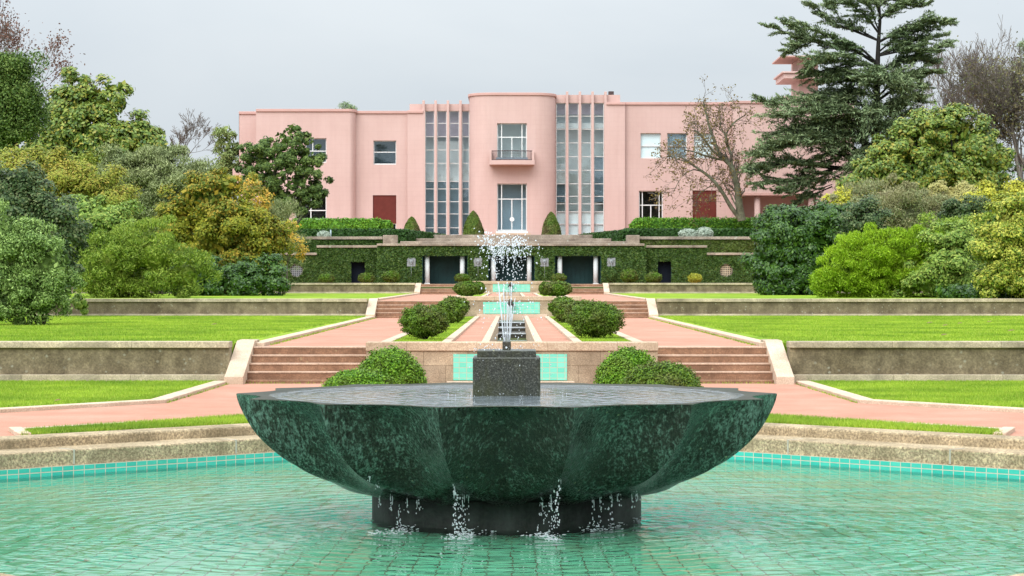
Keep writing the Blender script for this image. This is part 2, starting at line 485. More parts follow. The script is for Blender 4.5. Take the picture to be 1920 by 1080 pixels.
LF['green'] = mat_leaf('mid_green_leaves', [(0.088,0.163,0.031), (0.163,0.250,0.044), (0.237,0.338,0.062), (0.325,0.375,0.088)], 0.45, 0.25, 0.5, 0.6)
LF['deep'] = mat_leaf('deep_green_leaves', [(0.017,0.053,0.008), (0.032,0.083,0.011), (0.051,0.117,0.013), (0.087,0.166,0.022)], 0.35, 0.15, 0.4, 0.7, spec=0.35)
LF['greygreen'] = mat_leaf('grey_green_leaves', [(0.120,0.152,0.062), (0.198,0.235,0.099), (0.271,0.304,0.140), (0.385,0.419,0.213)], 0.6, 0.2, 0.45, 0.5)
LF['magnolia'] = mat_leaf('magnolia_leaves', [(0.046,0.096,0.016), (0.100,0.166,0.025), (0.162,0.227,0.037), (0.230,0.280,0.049), (0.322,0.262,0.042)], 0.4, 0.2, 0.4, 0.4, spec=0.3)
LF['yew'] = mat_leaf('dense_dark_needles', [(0.034,0.071,0.014), (0.059,0.106,0.022), (0.088,0.141,0.030), (0.138,0.191,0.048)], 0.55, 0.15, 0.6, 0.35)
LF['oak'] = mat_leaf('evergreen_oak_leaves', [(0.033,0.064,0.017), (0.063,0.106,0.025), (0.097,0.149,0.035), (0.148,0.202,0.052)], 0.45, 0.2, 0.4, 0.5)
LF['cedar'] = mat_leaf('cedar_needles', [(0.099,0.144,0.074), (0.148,0.205,0.101), (0.204,0.260,0.133), (0.281,0.334,0.184)], 0.6, 0.12, 0.5, 0.15)
LF['lime'] = mat_leaf('lime_heath_sprigs', [(0.157,0.277,0.013), (0.240,0.397,0.018), (0.323,0.481,0.026), (0.208,0.301,0.026)], 0.5, 0.3, 0.45, 1.2)
LF['varieg'] = mat_leaf('yellow_variegated_leaves', [(0.080,0.144,0.016), (0.150,0.226,0.028), (0.398,0.412,0.056), (0.494,0.470,0.089), (0.128,0.185,0.028)], 0.45, 0.25, 0.35, 0.9)
LF['heath'] = mat_leaf('grey_heather_sprigs', [(0.152,0.185,0.078), (0.228,0.265,0.119), (0.316,0.330,0.166), (0.253,0.198,0.102)], 0.6, 0.2, 0.5, 0.6, [(0.216,0.171,0.082), (0.278,0.225,0.110), (0.329,0.317,0.147)])
LF['straw'] = mat_leaf('straw_yellow_leaves', [(0.352,0.319,0.110), (0.462,0.407,0.154), (0.286,0.286,0.099)], 0.5, 0.3, 0.3, 1.0)
LF['yellow'] = mat_leaf('yellow_green_leaves', [(0.287,0.322,0.034), (0.460,0.437,0.046), (0.575,0.517,0.069), (0.196,0.253,0.034)], 0.5, 0.3, 0.3, 1.0)
LF['redbrown'] = mat_leaf('red_brown_leaves', [(0.144,0.066,0.051), (0.187,0.101,0.076), (0.122,0.086,0.068)], 0.6, 0.3, 0.3, 1.0)
LF['brown'] = mat_leaf('brown_olive_leaves', [(0.114,0.116,0.059), (0.162,0.158,0.081), (0.209,0.168,0.077), (0.142,0.168,0.072)], 0.6, 0.3, 0.5, 0.4)
LF['sparse'] = mat_leaf('last_autumn_leaves', [(0.170,0.143,0.045), (0.238,0.173,0.054), (0.128,0.083,0.054), (0.281,0.225,0.072)], 0.6, 0.3, 0.3, 1.0)
LF['poplar'] = mat_leaf('poplar_leaves', [(0.149,0.207,0.063), (0.230,0.287,0.098), (0.310,0.368,0.138)], 0.5, 0.3, 0.4, 0.5)
LF['box'] = mat_leaf('box_leaves', [(0.044,0.119,0.007), (0.079,0.197,0.011), (0.135,0.286,0.015), (0.198,0.365,0.025)], 0.4, 0.25, 0.6, 3.0, [(0.079,0.104,0.018), (0.135,0.187,0.031), (0.190,0.296,0.043)])
LF['boxdark'] = mat_leaf('clipped_shrub_leaves', [(0.048,0.103,0.010), (0.088,0.168,0.013), (0.138,0.234,0.019)], 0.45, 0.25, 0.75, 2.2, [(0.069,0.071,0.022), (0.113,0.108,0.032), (0.145,0.168,0.032)])
LF['yewcone'] = mat_leaf('cone_shrub_leaves', [(0.05,0.10,0.012), (0.09,0.15,0.02), (0.14,0.18,0.03)], 0.5, 0.2, 0.8, 0.8, [(0.085,0.06,0.03), (0.13,0.085,0.045), (0.16,0.125,0.06)])
LF['hedge'] = mat_leaf('hedge_leaves', [(0.041,0.121,0.010), (0.073,0.194,0.016), (0.118,0.268,0.022), (0.162,0.323,0.032)], 0.45, 0.25, 0.5, 0.9)
LF['hedgedark'] = mat_leaf('dark_hedge_leaves', [(0.015,0.043,0.009), (0.028,0.072,0.013), (0.045,0.106,0.018)], 0.45, 0.2, 0.4, 0.8)
LF['ivy'] = mat_leaf('ivy_leaves', [(0.024,0.052,0.010), (0.040,0.082,0.014), (0.060,0.112,0.020), (0.11,0.16,0.035)], 0.45, 0.2, 0.25, 0.6, spec=0.2)
LF['ivybrown'] = mat_leaf('browning_ivy_leaves', [(0.049,0.072,0.015), (0.084,0.120,0.024), (0.119,0.160,0.030), (0.091,0.080,0.036)], 0.5, 0.2, 0.6, 0.8)
LF['silverball'] = mat_leaf('silver_cushion_leaves', [(0.26,0.31,0.25), (0.36,0.42,0.35), (0.46,0.51,0.44)], 0.6, 0.2, 0.3, 2.0)
LF['goldball'] = mat_leaf('golden_shrub_leaves', [(0.28,0.30,0.03), (0.42,0.40,0.05), (0.20,0.21,0.03)], 0.5, 0.3, 0.3, 2.0)
LF['grass'] = mat_leaf('grass_blades', [(0.16,0.265,0.022), (0.22,0.34,0.03), (0.29,0.41,0.045), (0.34,0.39,0.07)], 0.6, 0.35, 1.0, 0.5)
# ------------------------------------------------------------------ camera, sky, sun
cam = bpy.data.cameras.new("camera"); cam.lens = 80.06; cam.sensor_width = 36; cam.clip_start = 0.1; cam.clip_end = 6000
co = bpy.data.objects.new("camera", cam); COL.objects.link(co)
co.location = (0, 0, EYE); co.rotation_euler = (R(90), 0, 0)
scene.camera = co

SUN_AZ, SUN_EL = R(205), R(42)       # azimuth from +Y towards +X: behind the camera, a little to its left
sdir = Vector((math.sin(SUN_AZ)*math.cos(SUN_EL), math.cos(SUN_AZ)*math.cos(SUN_EL), math.sin(SUN_EL)))
sl = bpy.data.lights.new("sun", 'SUN'); sl.energy = 1.5; sl.angle = R(35); sl.color = (1.0, 0.965, 0.91)
so = bpy.data.objects.new("sun", sl); COL.objects.link(so)
so.rotation_euler = sdir.to_track_quat('Z', 'Y').to_euler(); so.location = (0, -20, 60)

w = bpy.data.worlds.new("World"); scene.world = w; w.use_nodes = True
nt = w.node_tree; nt.nodes.clear()
def wn(t, **k):
    nd = nt.nodes.new(t)
    for a, b in k.items(): setattr(nd, a, b)
    return nd
def wmath(op, a, b):
    m = wn('ShaderNodeMath', operation=op)
    for s, v in ((m.inputs[0], a), (m.inputs[1], b)):
        if isinstance(v, (int, float)): s.default_value = v
        else: nt.links.new(v, s)
    return m.outputs[0]
out = wn('ShaderNodeOutputWorld')
tc = wn('ShaderNodeTexCoord').outputs['Generated']
sky = wn('ShaderNodeTexSky', sky_type='NISHITA'); sky.sun_disc = False
sky.sun_elevation = SUN_EL; sky.sun_rotation = SUN_AZ
sky.air_density = 1.0; sky.dust_density = 3.0; sky.ozone_density = 1.0
bgs = wn('ShaderNodeBackground'); bgs.inputs['Strength'].default_value = 0.08
nt.links.new(sky.outputs[0], bgs.inputs['Color'])
# a layer of cloud over nearly all of it: soft masses, brighter overhead and round the hidden sun
mp = wn('ShaderNodeMapping'); mp.inputs['Scale'].default_value = (1.0, 1.0, 2.6); nt.links.new(tc, mp.inputs['Vector'])
nz = wn('ShaderNodeTexNoise'); nz.inputs['Scale'].default_value = 3.6; nz.inputs['Detail'].default_value = 6; nz.inputs['Roughness'].default_value = 0.5
nz.inputs['Distortion'].default_value = 0.4
nt.links.new(mp.outputs[0], nz.inputs['Vector'])
cr = wn('ShaderNodeValToRGB'); nt.links.new(nz.outputs['Fac'], cr.inputs['Fac'])
cr.color_ramp.elements[0].position = 0.33; cr.color_ramp.elements[0].color = (0.455, 0.505, 0.55, 1)
cr.color_ramp.elements[1].position = 0.66; cr.color_ramp.elements[1].color = (0.545, 0.585, 0.615, 1)
sx = wn('ShaderNodeSeparateXYZ'); nt.links.new(tc, sx.inputs[0])
up = wmath('MAXIMUM', sx.outputs[2], 0.0)
dotn = wn('ShaderNodeVectorMath', operation='DOT_PRODUCT'); nt.links.new(tc, dotn.inputs[0]); dotn.inputs[1].default_value = sdir
glow = wmath('POWER', wmath('MAXIMUM', dotn.outputs['Value'], 0.0), 2.0)
hz = wmath('MULTIPLY', wmath('POWER', wmath('SUBTRACT', 1.0, up), 22.0), 0.55)
st = wmath('ADD', wmath('ADD', wmath('ADD', 0.93, hz), wmath('MULTIPLY', up, 3.3)), wmath('MULTIPLY', glow, 2.5))
bgc = wn('ShaderNodeBackground'); nt.links.new(cr.outputs[0], bgc.inputs['Color']); nt.links.new(st, bgc.inputs['Strength'])
mxs = wn('ShaderNodeMixShader'); mxs.inputs[0].default_value = 0.93
nt.links.new(bgs.outputs[0], mxs.inputs[1]); nt.links.new(bgc.outputs[0], mxs.inputs[2])
nt.links.new(mxs.outputs[0], out.inputs['Surface'])

vs = scene.view_settings
scene.display_settings.display_device = 'sRGB'
vs.view_transform = 'Standard'; vs.look = 'None'; vs.exposure = 0.17; vs.gamma = 1.0; vs.use_curve_mapping = False
cy = scene.cycles
cy.use_denoising = True
try: cy.denoiser = 'OPENIMAGEDENOISE'
except Exception: pass
cy.max_bounces = 9; cy.diffuse_bounces = 2; cy.glossy_bounces = 4; cy.transmission_bounces = 7; cy.transparent_max_bounces = 12
cy.caustics_refractive = True; cy.caustics_reflective = False
cy.sample_clamp_indirect = 6.0
# ------------------------------------------------------------------ terrain and terraces
Y1, Y2, Y3 = 43.75, 87.6, 136.0          # feet of the three flights of steps
Z2, Z3A, Z3B, Z4, Z5 = 0.67, 1.33, 1.45, 2.07, 5.465

def mat_ground(name, c1, c2, c3, scale=0.5):
    t = NT(name); p = t.pos()
    c = t.ramp(t.noise(p, scale, 6, 0.65), [(0.3, c1), (0.5, c2), (0.72, c3)])
    return t.finish(t.pbsdf(c, 0.95, t.bump(t.noise(p, 14, 4), 0.5, 0.02), 0.1))
def mat_lawn():
    t = NT('lawn_turf'); p = t.pos()
    c = t.ramp(t.noise(p, 0.45, 5, 0.65), [(0.3, (0.105,0.20,0.016)), (0.5, (0.205,0.31,0.026)), (0.68, (0.31,0.375,0.045))])
    c = t.mix(0.6, c, t.ramp(t.noise(t.mapping(p, (1.6,1,1)), 5.0, 5, 0.7), [(0.3, (0.26,0.28,0.2)), (0.7, (0.72,0.70,0.66))]), 'OVERLAY')
    return t.finish(t.pbsdf(c, 0.95, t.bump(t.noise(p, 40, 3), 0.6, 0.03), 0.1))
def mat_gravel():
    t = NT('pink_gravel'); p = t.pos()
    c = t.ramp(t.noise(p, 0.7, 5, 0.65), [(0.28, (0.385,0.185,0.125)), (0.55, (0.455,0.235,0.165)), (0.78, (0.51,0.29,0.215))])
    sp = t.noise(p, 55, 3, 0.7)
    c = t.mix(0.4, c, t.ramp(sp, [(0.3, (0.2,0.17,0.15)), (0.5, (0.5,0.5,0.5)), (0.7, (0.85,0.82,0.8))]), 'OVERLAY')
    c = t.mix(t.math('MULTIPLY', t.ramp(t.noise(t.mapping(p, (1.2,0.35,1)), 1.1, 4, 0.6), [(0.5,(0,0,0)),(0.8,(1,1,1))]), 0.35), c, (0.33,0.155,0.105))
    return t.finish(t.pbsdf(c, 0.95, t.bump(sp, 0.6, 0.01), 0.15))
MAT['earth'] = mat_ground('dark_earth', (0.045,0.035,0.025), (0.07,0.055,0.035), (0.06,0.075,0.03))
MAT['far_ground'] = mat_ground('far_ground', (0.07,0.09,0.03), (0.09,0.11,0.04), (0.08,0.085,0.04), 0.05)
MAT['lawn'] = mat_lawn()
MAT['gravel'] = mat_gravel()

mb = MB()
prof = [(-400,-1.0),(44.2,-1.0),(44.21,0.2),(88.1,0.2),(88.11,0.9),(136.65,0.95),(136.66,1.9),(146.5,1.95),(146.51,4.6),(400,5.3),(3000,4.0)]
xs = [-3000,-60,-20,20,60,3000]
b = [[(x, y, z) for x in xs] for y, z in prof]
vv = [p for r_ in b for p in r_]
ff = [(i*6+k, i*6+k+1, (i+1)*6+k+1, (i+1)*6+k) for i in range(len(prof)-1) for k in range(5)]
mb.add(vv, ff)
mb.build('ground', MAT['far_ground'], kind='structure')

# octagonal pool, seen with one corner-side hidden behind the basin
BC = (PX(950, 21.85), 21.85)                 # centre of the fountain basin
HB, AP = 1.9, 7.4
def octagon(d):
    """pool outline pushed outwards by d"""
    cy_, back = 21.86, 31.92
    k = d * (math.sqrt(2) - 1)
    b_ = HB + k; top = (back - HB) - cy_ + d; a_ = AP + d; s_ = (back - AP) - cy_ + k
    return [(b_, cy_+top), (-b_, cy_+top), (-a_, cy_+s_), (-a_, cy_-s_), (-b_, cy_-top), (b_, cy_-top), (a_, cy_-s_), (a_, cy_+s_)]
def ring(mb, d0, d1, z0, z1, mi=0):
    A, B = octagon(d0), octagon(d1); n = 8
    v = [(x, y, z0) for x, y in A] + [(x, y, z0) for x, y in B] + [(x, y, z1) for x, y in A] + [(x, y, z1) for x, y in B]
    f = []
    for i in range(n):
        j = (i+1) % n
        f += [(i, j, 8+j, 8+i)[::-1], (16+i, 16+j, 24+j, 24+i), (i, j, 16+j, 16+i), (8+i, 8+j, 24+j, 24+i)[::-1]]
    mb.add(v, f, mi)

# lower court: pink gravel round the pool
mb = MB()
A = octagon(1.05)
outer = [(1.9*3, Y1+0.3), (-1.9*3, Y1+0.3), (-40, Y1+0.3), (-40, -10), (-6, -30), (6, -30), (40, -10), (40, Y1+0.3)]
mb.add([(x, y, 0) for x, y in A] + [(x, y, 0) for x, y in outer], [(i, (i+1) % 8, 8+(i+1) % 8, 8+i)[::-1] for i in range(8)])
mb.build('gravel_court', MAT['gravel'], kind='structure')

surround = thing('pool_surround', 'stepped granite and turquoise tile edging round the fountain pool', 'pool edge', (0, 21.86, 0))
mb = MB(); ring(mb, 0.0, 0.66, -0.95, -0.07); mb.build('lower_coping', MAT['pool_stone'], surround, bevel=0.02)
mb = MB(); ring(mb, 0.62, 1.12, -0.3, 0.05); mb.build('upper_coping', MAT['pool_stone'], surround, bevel=0.025)
# joints between the coping blocks
MORTAR = mat_plain('pale_mortar', (0.44,0.40,0.33), 0.9, 0.2, 0.15)
for sg in (-1, 1):
    for x0, y0 in ((3.45, 28.47), (5.15, 26.77), (6.4, 25.52)):
        nx, ny = -sg*0.7071, -0.7071
        tx, ty = sg*0.7071, -0.7071
        cx, cy_ = sg*x0, y0
        w_ = 0.012
        pts = [(cx - tx*w_ - nx*0.3, cy_ - ty*w_ - ny*0.3), (cx + tx*w_ - nx*0.3, cy_ + ty*w_ - ny*0.3), (cx + tx*w_ + nx*0.004, cy_ + ty*w_ + ny*0.004), (cx - tx*w_ + nx*0.004, cy_ - ty*w_ + ny*0.004)]
        mb = MB(); mb.prism(pts, -0.24, -0.066); mb.build('joint', MORTAR, surround)
TILE = mat_tiles('pool_edge_tiles', 'uv', 0.150, 0.062, (0.03,0.40,0.32), (0.06,0.50,0.40), (0.50,0.47,0.37), 0.006, 0.25, 0.12)
mb = MB(); A, B = octagon(-0.025), octagon(0.0)
for i in range(8):
    j = (i+1) % 8
    L = math.dist(A[i], A[j])
    mb.quad((*A[j], -0.80), (*A[i], -0.80), (*A[i], -0.25), (*A[j], -0.25), 0, [(0, -0.55), (L, -0.55), (L, 0), (0, 0)])
    mb.quad((*A[j], -0.25), (*A[i], -0.25), (*B[i], -0.25), (*B[j], -0.25), 0, [(0, 0.002), (L, 0.002), (L, 0.004), (0, 0.004)])
mb.build('tile_band', TILE, surround)

# pool floor of square tiles and the water on it
WZ = -0.36
FT = mat_tiles('pool_floor_tiles', 'uv', 0.19, 0.19, (0.15,0.67,0.39), (0.23,0.76,0.47), (0.12,0.11,0.05), 0.006, 0.6, 0.6)
mb = MB()
A = octagon(-0.02)
NX, NY = 24, 30
fl = lambda x, y: (x*(1 + 0.022*(y-20.0)), y)
ys_ = np.linspace(13.7, 32.0, NY+1); xs_ = np.linspace(-7.6, 7.6, NX+1)
for j in range(NY):
    for i in range(NX):
        c4 = [(xs_[i], ys_[j]), (xs_[i+1], ys_[j]), (xs_[i+1], ys_[j+1]), (xs_[i], ys_[j+1])]
        mb.quad(*[(x, y, -0.74) for x, y in c4], 0, [fl(x, y) for x, y in c4])
mb.build('pool_floor', FT, kind='structure')

def mat_water(name, tint, strength, rings=None, scale=1.0, fine=0.14):
    t = NT(name); p = t.pos()
    n1 = t.noise(t.mapping(p, (1.9*scale, 3.4*scale, 1)), 1.0, 1.5, 0.45, 1.4)
    n2 = t.noise(t.mapping(p, (4.5*scale, 12*scale, 1)), 1.0, 1, 0.5, 0.8)
    h = t.math('ADD', t.math('MULTIPLY', n1, 1.0), t.math('MULTIPLY', n2, fine))
    # ripples are lively round the falling water and die away towards the pool edge
    vd = t.n('ShaderNodeVectorMath', operation='DISTANCE'); t.l(p, vd.inputs[0]); vd.inputs[1].default_value = (BC[0], BC[1], WZ)
    calm = t.math('ADD', 0.09, t.math('MULTIPLY', 0.91, t.math('POWER', 2.718, t.math('MULTIPLY', t.math('MAXIMUM', t.math('SUBTRACT', vd.outputs['Value'], 1.6), 0.0), -0.6))))
    h = t.math('MULTIPLY', h, calm)
    if rings:
        for (cx, cy_, k, amp, fall) in rings:
            v = t.n('ShaderNodeVectorMath', operation='DISTANCE'); t.l(p, v.inputs[0]); v.inputs[1].default_value = (cx, cy_, WZ)
            d = v.outputs['Value']
            ph = t.math('ADD', t.math('MULTIPLY', d, k), t.math('MULTIPLY', n1, 10.0))
            wv = t.math('SINE', ph)
            env = t.math('POWER', 2.718, t.math('MULTIPLY', d, -fall))
            h = t.math('ADD', h, t.math('MULTIPLY', t.math('MULTIPLY', wv, env), amp))
    nb = t.bump(h, strength, 0.03)
    gl = t.n('ShaderNodeBsdfGlossy'); gl.inputs['Roughness'].default_value = 0.015; t.l(nb, gl.inputs['Normal'])
    rf = t.n('ShaderNodeBsdfRefraction'); rf.inputs['IOR'].default_value = 1.33; rf.inputs['Roughness'].default_value = 0.0
    rf.inputs['Color'].default_value = (*tint, 1); t.l(nb, rf.inputs['Normal'])
    fr = t.n('ShaderNodeFresnel'); fr.inputs['IOR'].default_value = 1.33; t.l(nb, fr.inputs['Normal'])
    mx = t.n('ShaderNodeMixShader'); t.l(fr.outputs[0], mx.inputs[0]); t.l(rf.outputs[0], mx.inputs[1]); t.l(gl.outputs[0], mx.inputs[2])
    return t.finish(mx.outputs[0])
MAT['water'] = mat_water('pool_water', (0.97,1.0,0.98), 0.75, [(BC[0]-0.5, BC[1]-1.5, 25.0, 0.24, 0.33), (BC[0]+0.55, BC[1]-1.5, 27.0, 0.24, 0.33), (BC[0], BC[1], 19.0, 0.16, 0.25)])
mb = MB()
mb.add([(x, y, WZ) for x, y in octagon(-0.02)], [tuple(range(8))])
mb.build('water', MAT['water'], kind='structure')

# ---------------------------------------------------------------- kerbs, lawns, paths
def band(mb, pts, w_, z0, z1, side=1):
    """strip of width w_ along a polyline, offset to one side; walls and top"""
    P = [Vector((x, y)) for x, y in pts]; O = []
    for i, p in enumerate(P):
        ds = []
        if i > 0: ds.append((P[i]-P[i-1]).normalized())
        if i < len(P)-1: ds.append((P[i+1]-P[i]).normalized())
        ns = [Vector((-d.y, d.x))*side for d in ds]
        n_ = sum(ns, Vector((0, 0))).normalized()
        O.append(p + n_*(w_/max(0.3, n_.dot(ns[0]))))
    for i in range(len(P)-1):
        mb.prism([tuple(P[i]), tuple(P[i+1]), tuple(O[i+1]), tuple(O[i])], z0, z1)

def blades(name, poly, z, n, h, wd, seed, lab):
    """short grass blades over a convex polygon"""
    rng = np.random.default_rng(seed)
    P = np.array(poly, float)
    mn, mx_ = P.min(0), P.max(0)
    q = rng.uniform(mn, mx_, (n*3, 2))
    ins = np.ones(len(q), bool)
    a = sum(P[i][0]*P[(i+1)%len(P)][1]-P[(i+1)%len(P)][0]*P[i][1] for i in range(len(P)))
    for i in range(len(P)):
        e = P[(i+1)%len(P)]-P[i]; cr_ = e[0]*(q[:,1]-P[i][1])-e[1]*(q[:,0]-P[i][0])
        ins &= (cr_*np.sign(a)) > 0
    q = q[ins][:n]; n = len(q)
    c = np.concatenate([q, np.full((n,1), z)], 1)
    ang = rng.uniform(0, math.pi, n)
    s = np.stack([np.cos(ang), np.sin(ang), np.zeros(n)], 1)*wd*0.5
    t_ = rng.normal(size=(n,3))*0.45; t_[:,2] = 1
    a_ = unit(t_)*h*rng.uniform(0.5, 1.25, (n,1))
    me = quads_mesh(name, c, a_, s, tri=True)
    return tag(link_mesh(name, me, LF['grass']), lab, 'grass', kind='stuff')

def sheet(name, poly, z0, z1, mat):
    mb = MB(); mb.prism(poly, z0, z1); return mb.build(name, mat, kind='structure')

XI, XO = 5.10, 5.46          # inner and outer faces of the stair cheeks (lower flight)
SIDES = ((-1, 'left'), (1, 'right'))
for sg, sd in SIDES:
    # lowest lawn, bounded by a kerb that turns with the pool
    k = [(-7.0*1.9, 33.6-6.05), (-7.47, 33.35), (-5.50, 36.2), (-5.42, 43.5)]
    k = [(sg*-x if sg > 0 else x, y) for x, y in k]
    mb = MB(); band(mb, k, 0.27, -0.2, 0.06, side=-sg if sg < 0 else -1); 
    kb = mb.build('stone_kerb', MAT['granite_kerb'], bevel=0.012)
    tag(kb, f'pale granite kerb bending between lowest lawn and path, {sd} of the fountain', 'kerb', 'kerbs of the lowest lawns')
    lp = [(k[0][0]*1.02, k[0][1]+0.35), (k[1][0]+sg*0.12, k[1][1]+0.22), (k[2][0]+sg*0.22, k[2][1]+0.1), (k[3][0]+sg*0.22, 43.82), (sg*30, 43.82), (sg*30, k[0][1]+0.35)]
    sheet('lawn', lp, -0.3, 0.03, MAT['lawn'])
    vis = [(sg*5.66, 43.8), (sg*5.74, 36.3), (sg*9.0, 33.0), (sg*19, 33.0), (sg*19, 43.8)]
    blades('grass', vis, 0.03, 210000, 0.05, 0.011, 11+sg, f'short green grass of the lowest lawn {sd} of the fountain')
    # wedge of grass between path and pool edge
    g = [(sg*6.2, 29.25), (sg*3.9, 31.85), (sg*2.4, 33.9), (sg*2.3, 31.65), (sg*6.0, 27.85)]
    sheet('grass_strip', g, -0.2, 0.02, MAT['lawn'])
    blades('grass', g, 0.02, 32000, 0.065, 0.011, 21+sg, f'wedge of longer grass between pool edge and path, {sd} side')
    mb = MB(); band(mb, [(sg*6.28, 29.15), (sg*5.9, 27.95)], 0.16, -0.2, 0.055, side=sg); band(mb, [(sg*6.28, 29.15), (sg*4.9, 30.75)], 0.10, -0.2, 0.035, side=-sg)
    tag(mb.build('stone_kerb', MAT['granite_kerb'], bevel=0.01), f'short granite kerb closing the grass wedge by the pool, {sd} side', 'kerb', 'kerbs of the grass wedges')

    # middle terrace
    kx = [(sg*4.93, Y1+1.6), (sg*5.28, Y2-0.15)]
    mb = MB(); band(mb, kx, 0.27, 0.3, Z2+0.075, side=-sg)
    tag(mb.build('stone_kerb', MAT['granite_kerb'], bevel=0.012), f'straight granite kerb beside the middle path, {sd} of the cascade', 'kerb', 'kerbs of the middle lawns')
    lp = [(sg*5.48, Y1+0.76), (sg*5.48, Y1+1.95), (sg*5.19, Y1+1.95), (sg*5.54, Y2+0.1), (sg*34, Y2+0.1), (sg*34, Y1+0.76)]
    sheet('lawn', lp, 0.1, Z2+0.07, MAT['lawn'])
    vis = [(sg*5.5, Y1+1.0), (sg*5.6, Y2), (sg*26, Y2), (sg*22, Y1+1.0)]
    blades('grass', vis, Z2+0.07, 330000, 0.05, 0.019, 31+sg, f'short green grass of the middle lawn {sd} of the cascade')
    sheet('path', [(sg*5.0, Y1+1.83), (sg*5.3, Y2+0.1), (sg*2.66, Y2+0.1), (sg*2.74, Y1+1.83)], 0.1, Z2, MAT['gravel'])
    # upper terrace (rises a little towards the house)
    kx = [(sg*5.25, Y2+1.6), (sg*5.5, Y3-0.2)]
    mb = MB()
    for (xa, ya, za), (xb, yb, zb) in (((kx[0][0], kx[0][1], Z3A), (kx[1][0], kx[1][1], Z3B)),):
        v = []
        for dx in (0, sg*0.28):
            v += [(xa+dx, ya, za-0.3), (xb+dx, yb, zb-0.3), (xb+dx, yb, zb+0.075), (xa+dx, ya, za+0.075)]
        mb.add(v, [(0,1,2,3), (4,7,6,5), (3,2,6,7), (0,3,7,4), (1,5,6,2)])
    tag(mb.build('stone_kerb', MAT['granite_kerb'], bevel=0.012), f'straight granite kerb beside the upper path, {sd} of the cascade', 'kerb', 'kerbs of the upper lawns')
    mb = MB()
    v = [(sg*5.62, Y2+0.78, Z3A+0.06), (sg*5.75, Y3+0.2, Z3B+0.06), (sg*42, Y3+0.2, Z3B+0.06), (sg*42, Y2+0.78, Z3A+0.06)]
    mb.add(v + [(x, y, 0.8) for x, y, z in v], [(0,1,2,3), (0,4,5,1), (1,5,6,2), (2,6,7,3), (3,7,4,0)])
    mb.build('lawn', MAT['lawn'], kind='structure')
    mb = MB()
    v = [(sg*5.3, Y2+1.83, Z3A), (sg*5.55, Y3+0.2, Z3B), (sg*2.7, Y3+0.2, Z3B), (sg*2.66, Y2+1.83, Z3A)]
    mb.add(v + [(x, y, 0.8) for x, y, z in v], [(0,1,2,3), (0,4,5,1), (1,5,6,2), (2,6,7,3), (3,7,4,0)])
    mb.build('path', MAT['gravel'], kind='structure')
# tufts growing along the foot of the kerbs
for sg, sd in SIDES:
    blades('grass', [(sg*4.93, Y1+2.2), (sg*5.27, Y2-0.3), (sg*5.20, Y2-0.3), (sg*4.84, Y1+2.2)], Z2, 1500, 0.05, 0.02, 51+sg, f'thin line of weeds at the foot of the middle kerb, {sd} side')
    blades('grass', [(sg*5.50, 36.2), (sg*5.42, 43.3), (sg*5.37, 43.3), (sg*5.45, 36.2)], 0.0, 260, 0.045, 0.012, 53+sg, f'thin line of weeds at the foot of the lowest kerb, {sd} side')
    blades('grass', [(sg*2.9, Y1-0.13), (sg*5.3, Y1-0.13), (sg*5.3, Y1-0.19), (sg*2.9, Y1-0.19)], 0.0, 160, 0.05, 0.014, 55+sg, f'few weeds at the foot of the lowest steps, {sd} side')
# paving of the terrace before the pavilion
sheet('terrace_paving', [(-40, Y3+1.83), (40, Y3+1.83), (40, 147), (-40, 147)], 1.5, Z4, MAT['gravel'])

# ---------------------------------------------------------------- retaining walls
def retaining(sg, sd, Y, x_in, x_out, z0, ztop, cop, which, top_mat):
    root = thing('retaining_wall', f'weathered cement wall with pale coping {which}, {sd} of the steps', 'garden wall', (sg*(x_in+x_out)/2, Y, z0), 'terrace walls')
    mb = MB(); mb.box(sg*x_in, sg*x_out, Y+0.30, Y+0.7, z0-0.6, ztop-cop); mb.build('wall', MAT['cement'], root)
    mb = MB(); mb.box(sg*x_in, sg*x_out, Y+0.24, Y+0.78, ztop-cop, ztop); mb.build('coping', top_mat, root, bevel=0.015)
    mb = MB(); mb.box(sg*x_in, sg*x_out, Y+0.10, Y+0.3, z0-0.5, z0+0.13*(1 if Y < 50 else 0.7)); mb.build('plinth', MAT['coping_old'], root, bevel=0.012)
def cheek(sg, xin, xout, Y, z0, ztop, run, root):
    mb = MB()
    mb.prism_x([(Y-0.55, z0-0.4), (Y-0.55, z0+0.15), (Y-0.45, z0+0.17), (Y+run, ztop), (Y+run+0.35, ztop), (Y+run+0.35, z0-0.4)], sg*xin, sg*xout)
    mb.build('cheek', MAT['granite_kerb'], root, bevel=0.012)
    mb = MB(); mb.box(sg*xin, sg*(xout-0.002), Y+run+0.352, Y+run+0.8, z0-0.3, ztop+0.006); mb.build('end_block', MAT['coping_old'], root, bevel=0.012)
def stairs(sg, sd, Y, xin, xout, z0, zn, which, tread=0.35, plinth=0.065):
    root = thing('stone_steps', f'red brown stone steps {which}, {sd} of the central wall', 'steps', (sg*(xin+xout)/2, Y, z0), 'flights of garden steps')
    r_ = (zn - z0 - plinth)/4
    mb = MB(); mb.box(sg*xin, sg*xout, Y-0.12, Y+0.35, z0-0.3, z0+plinth); mb.build('step', MAT['step'], root, bevel=0.012)
    for i in range(4):
        mb = MB(); ya = Y+0.12+tread*i; zt = z0+plinth+r_*(i+1)
        mb.box(sg*xin, sg*xout, ya, ya+tread+0.3, zt-r_-0.05, zt-0.03)
        mb.box(sg*xin, sg*xout, ya-0.014, ya+tread+0.3, zt-0.03, zt, 1)
        mb.build('step', [MAT['step'], MAT['step_edge']], root, bevel=0.006)
    return root
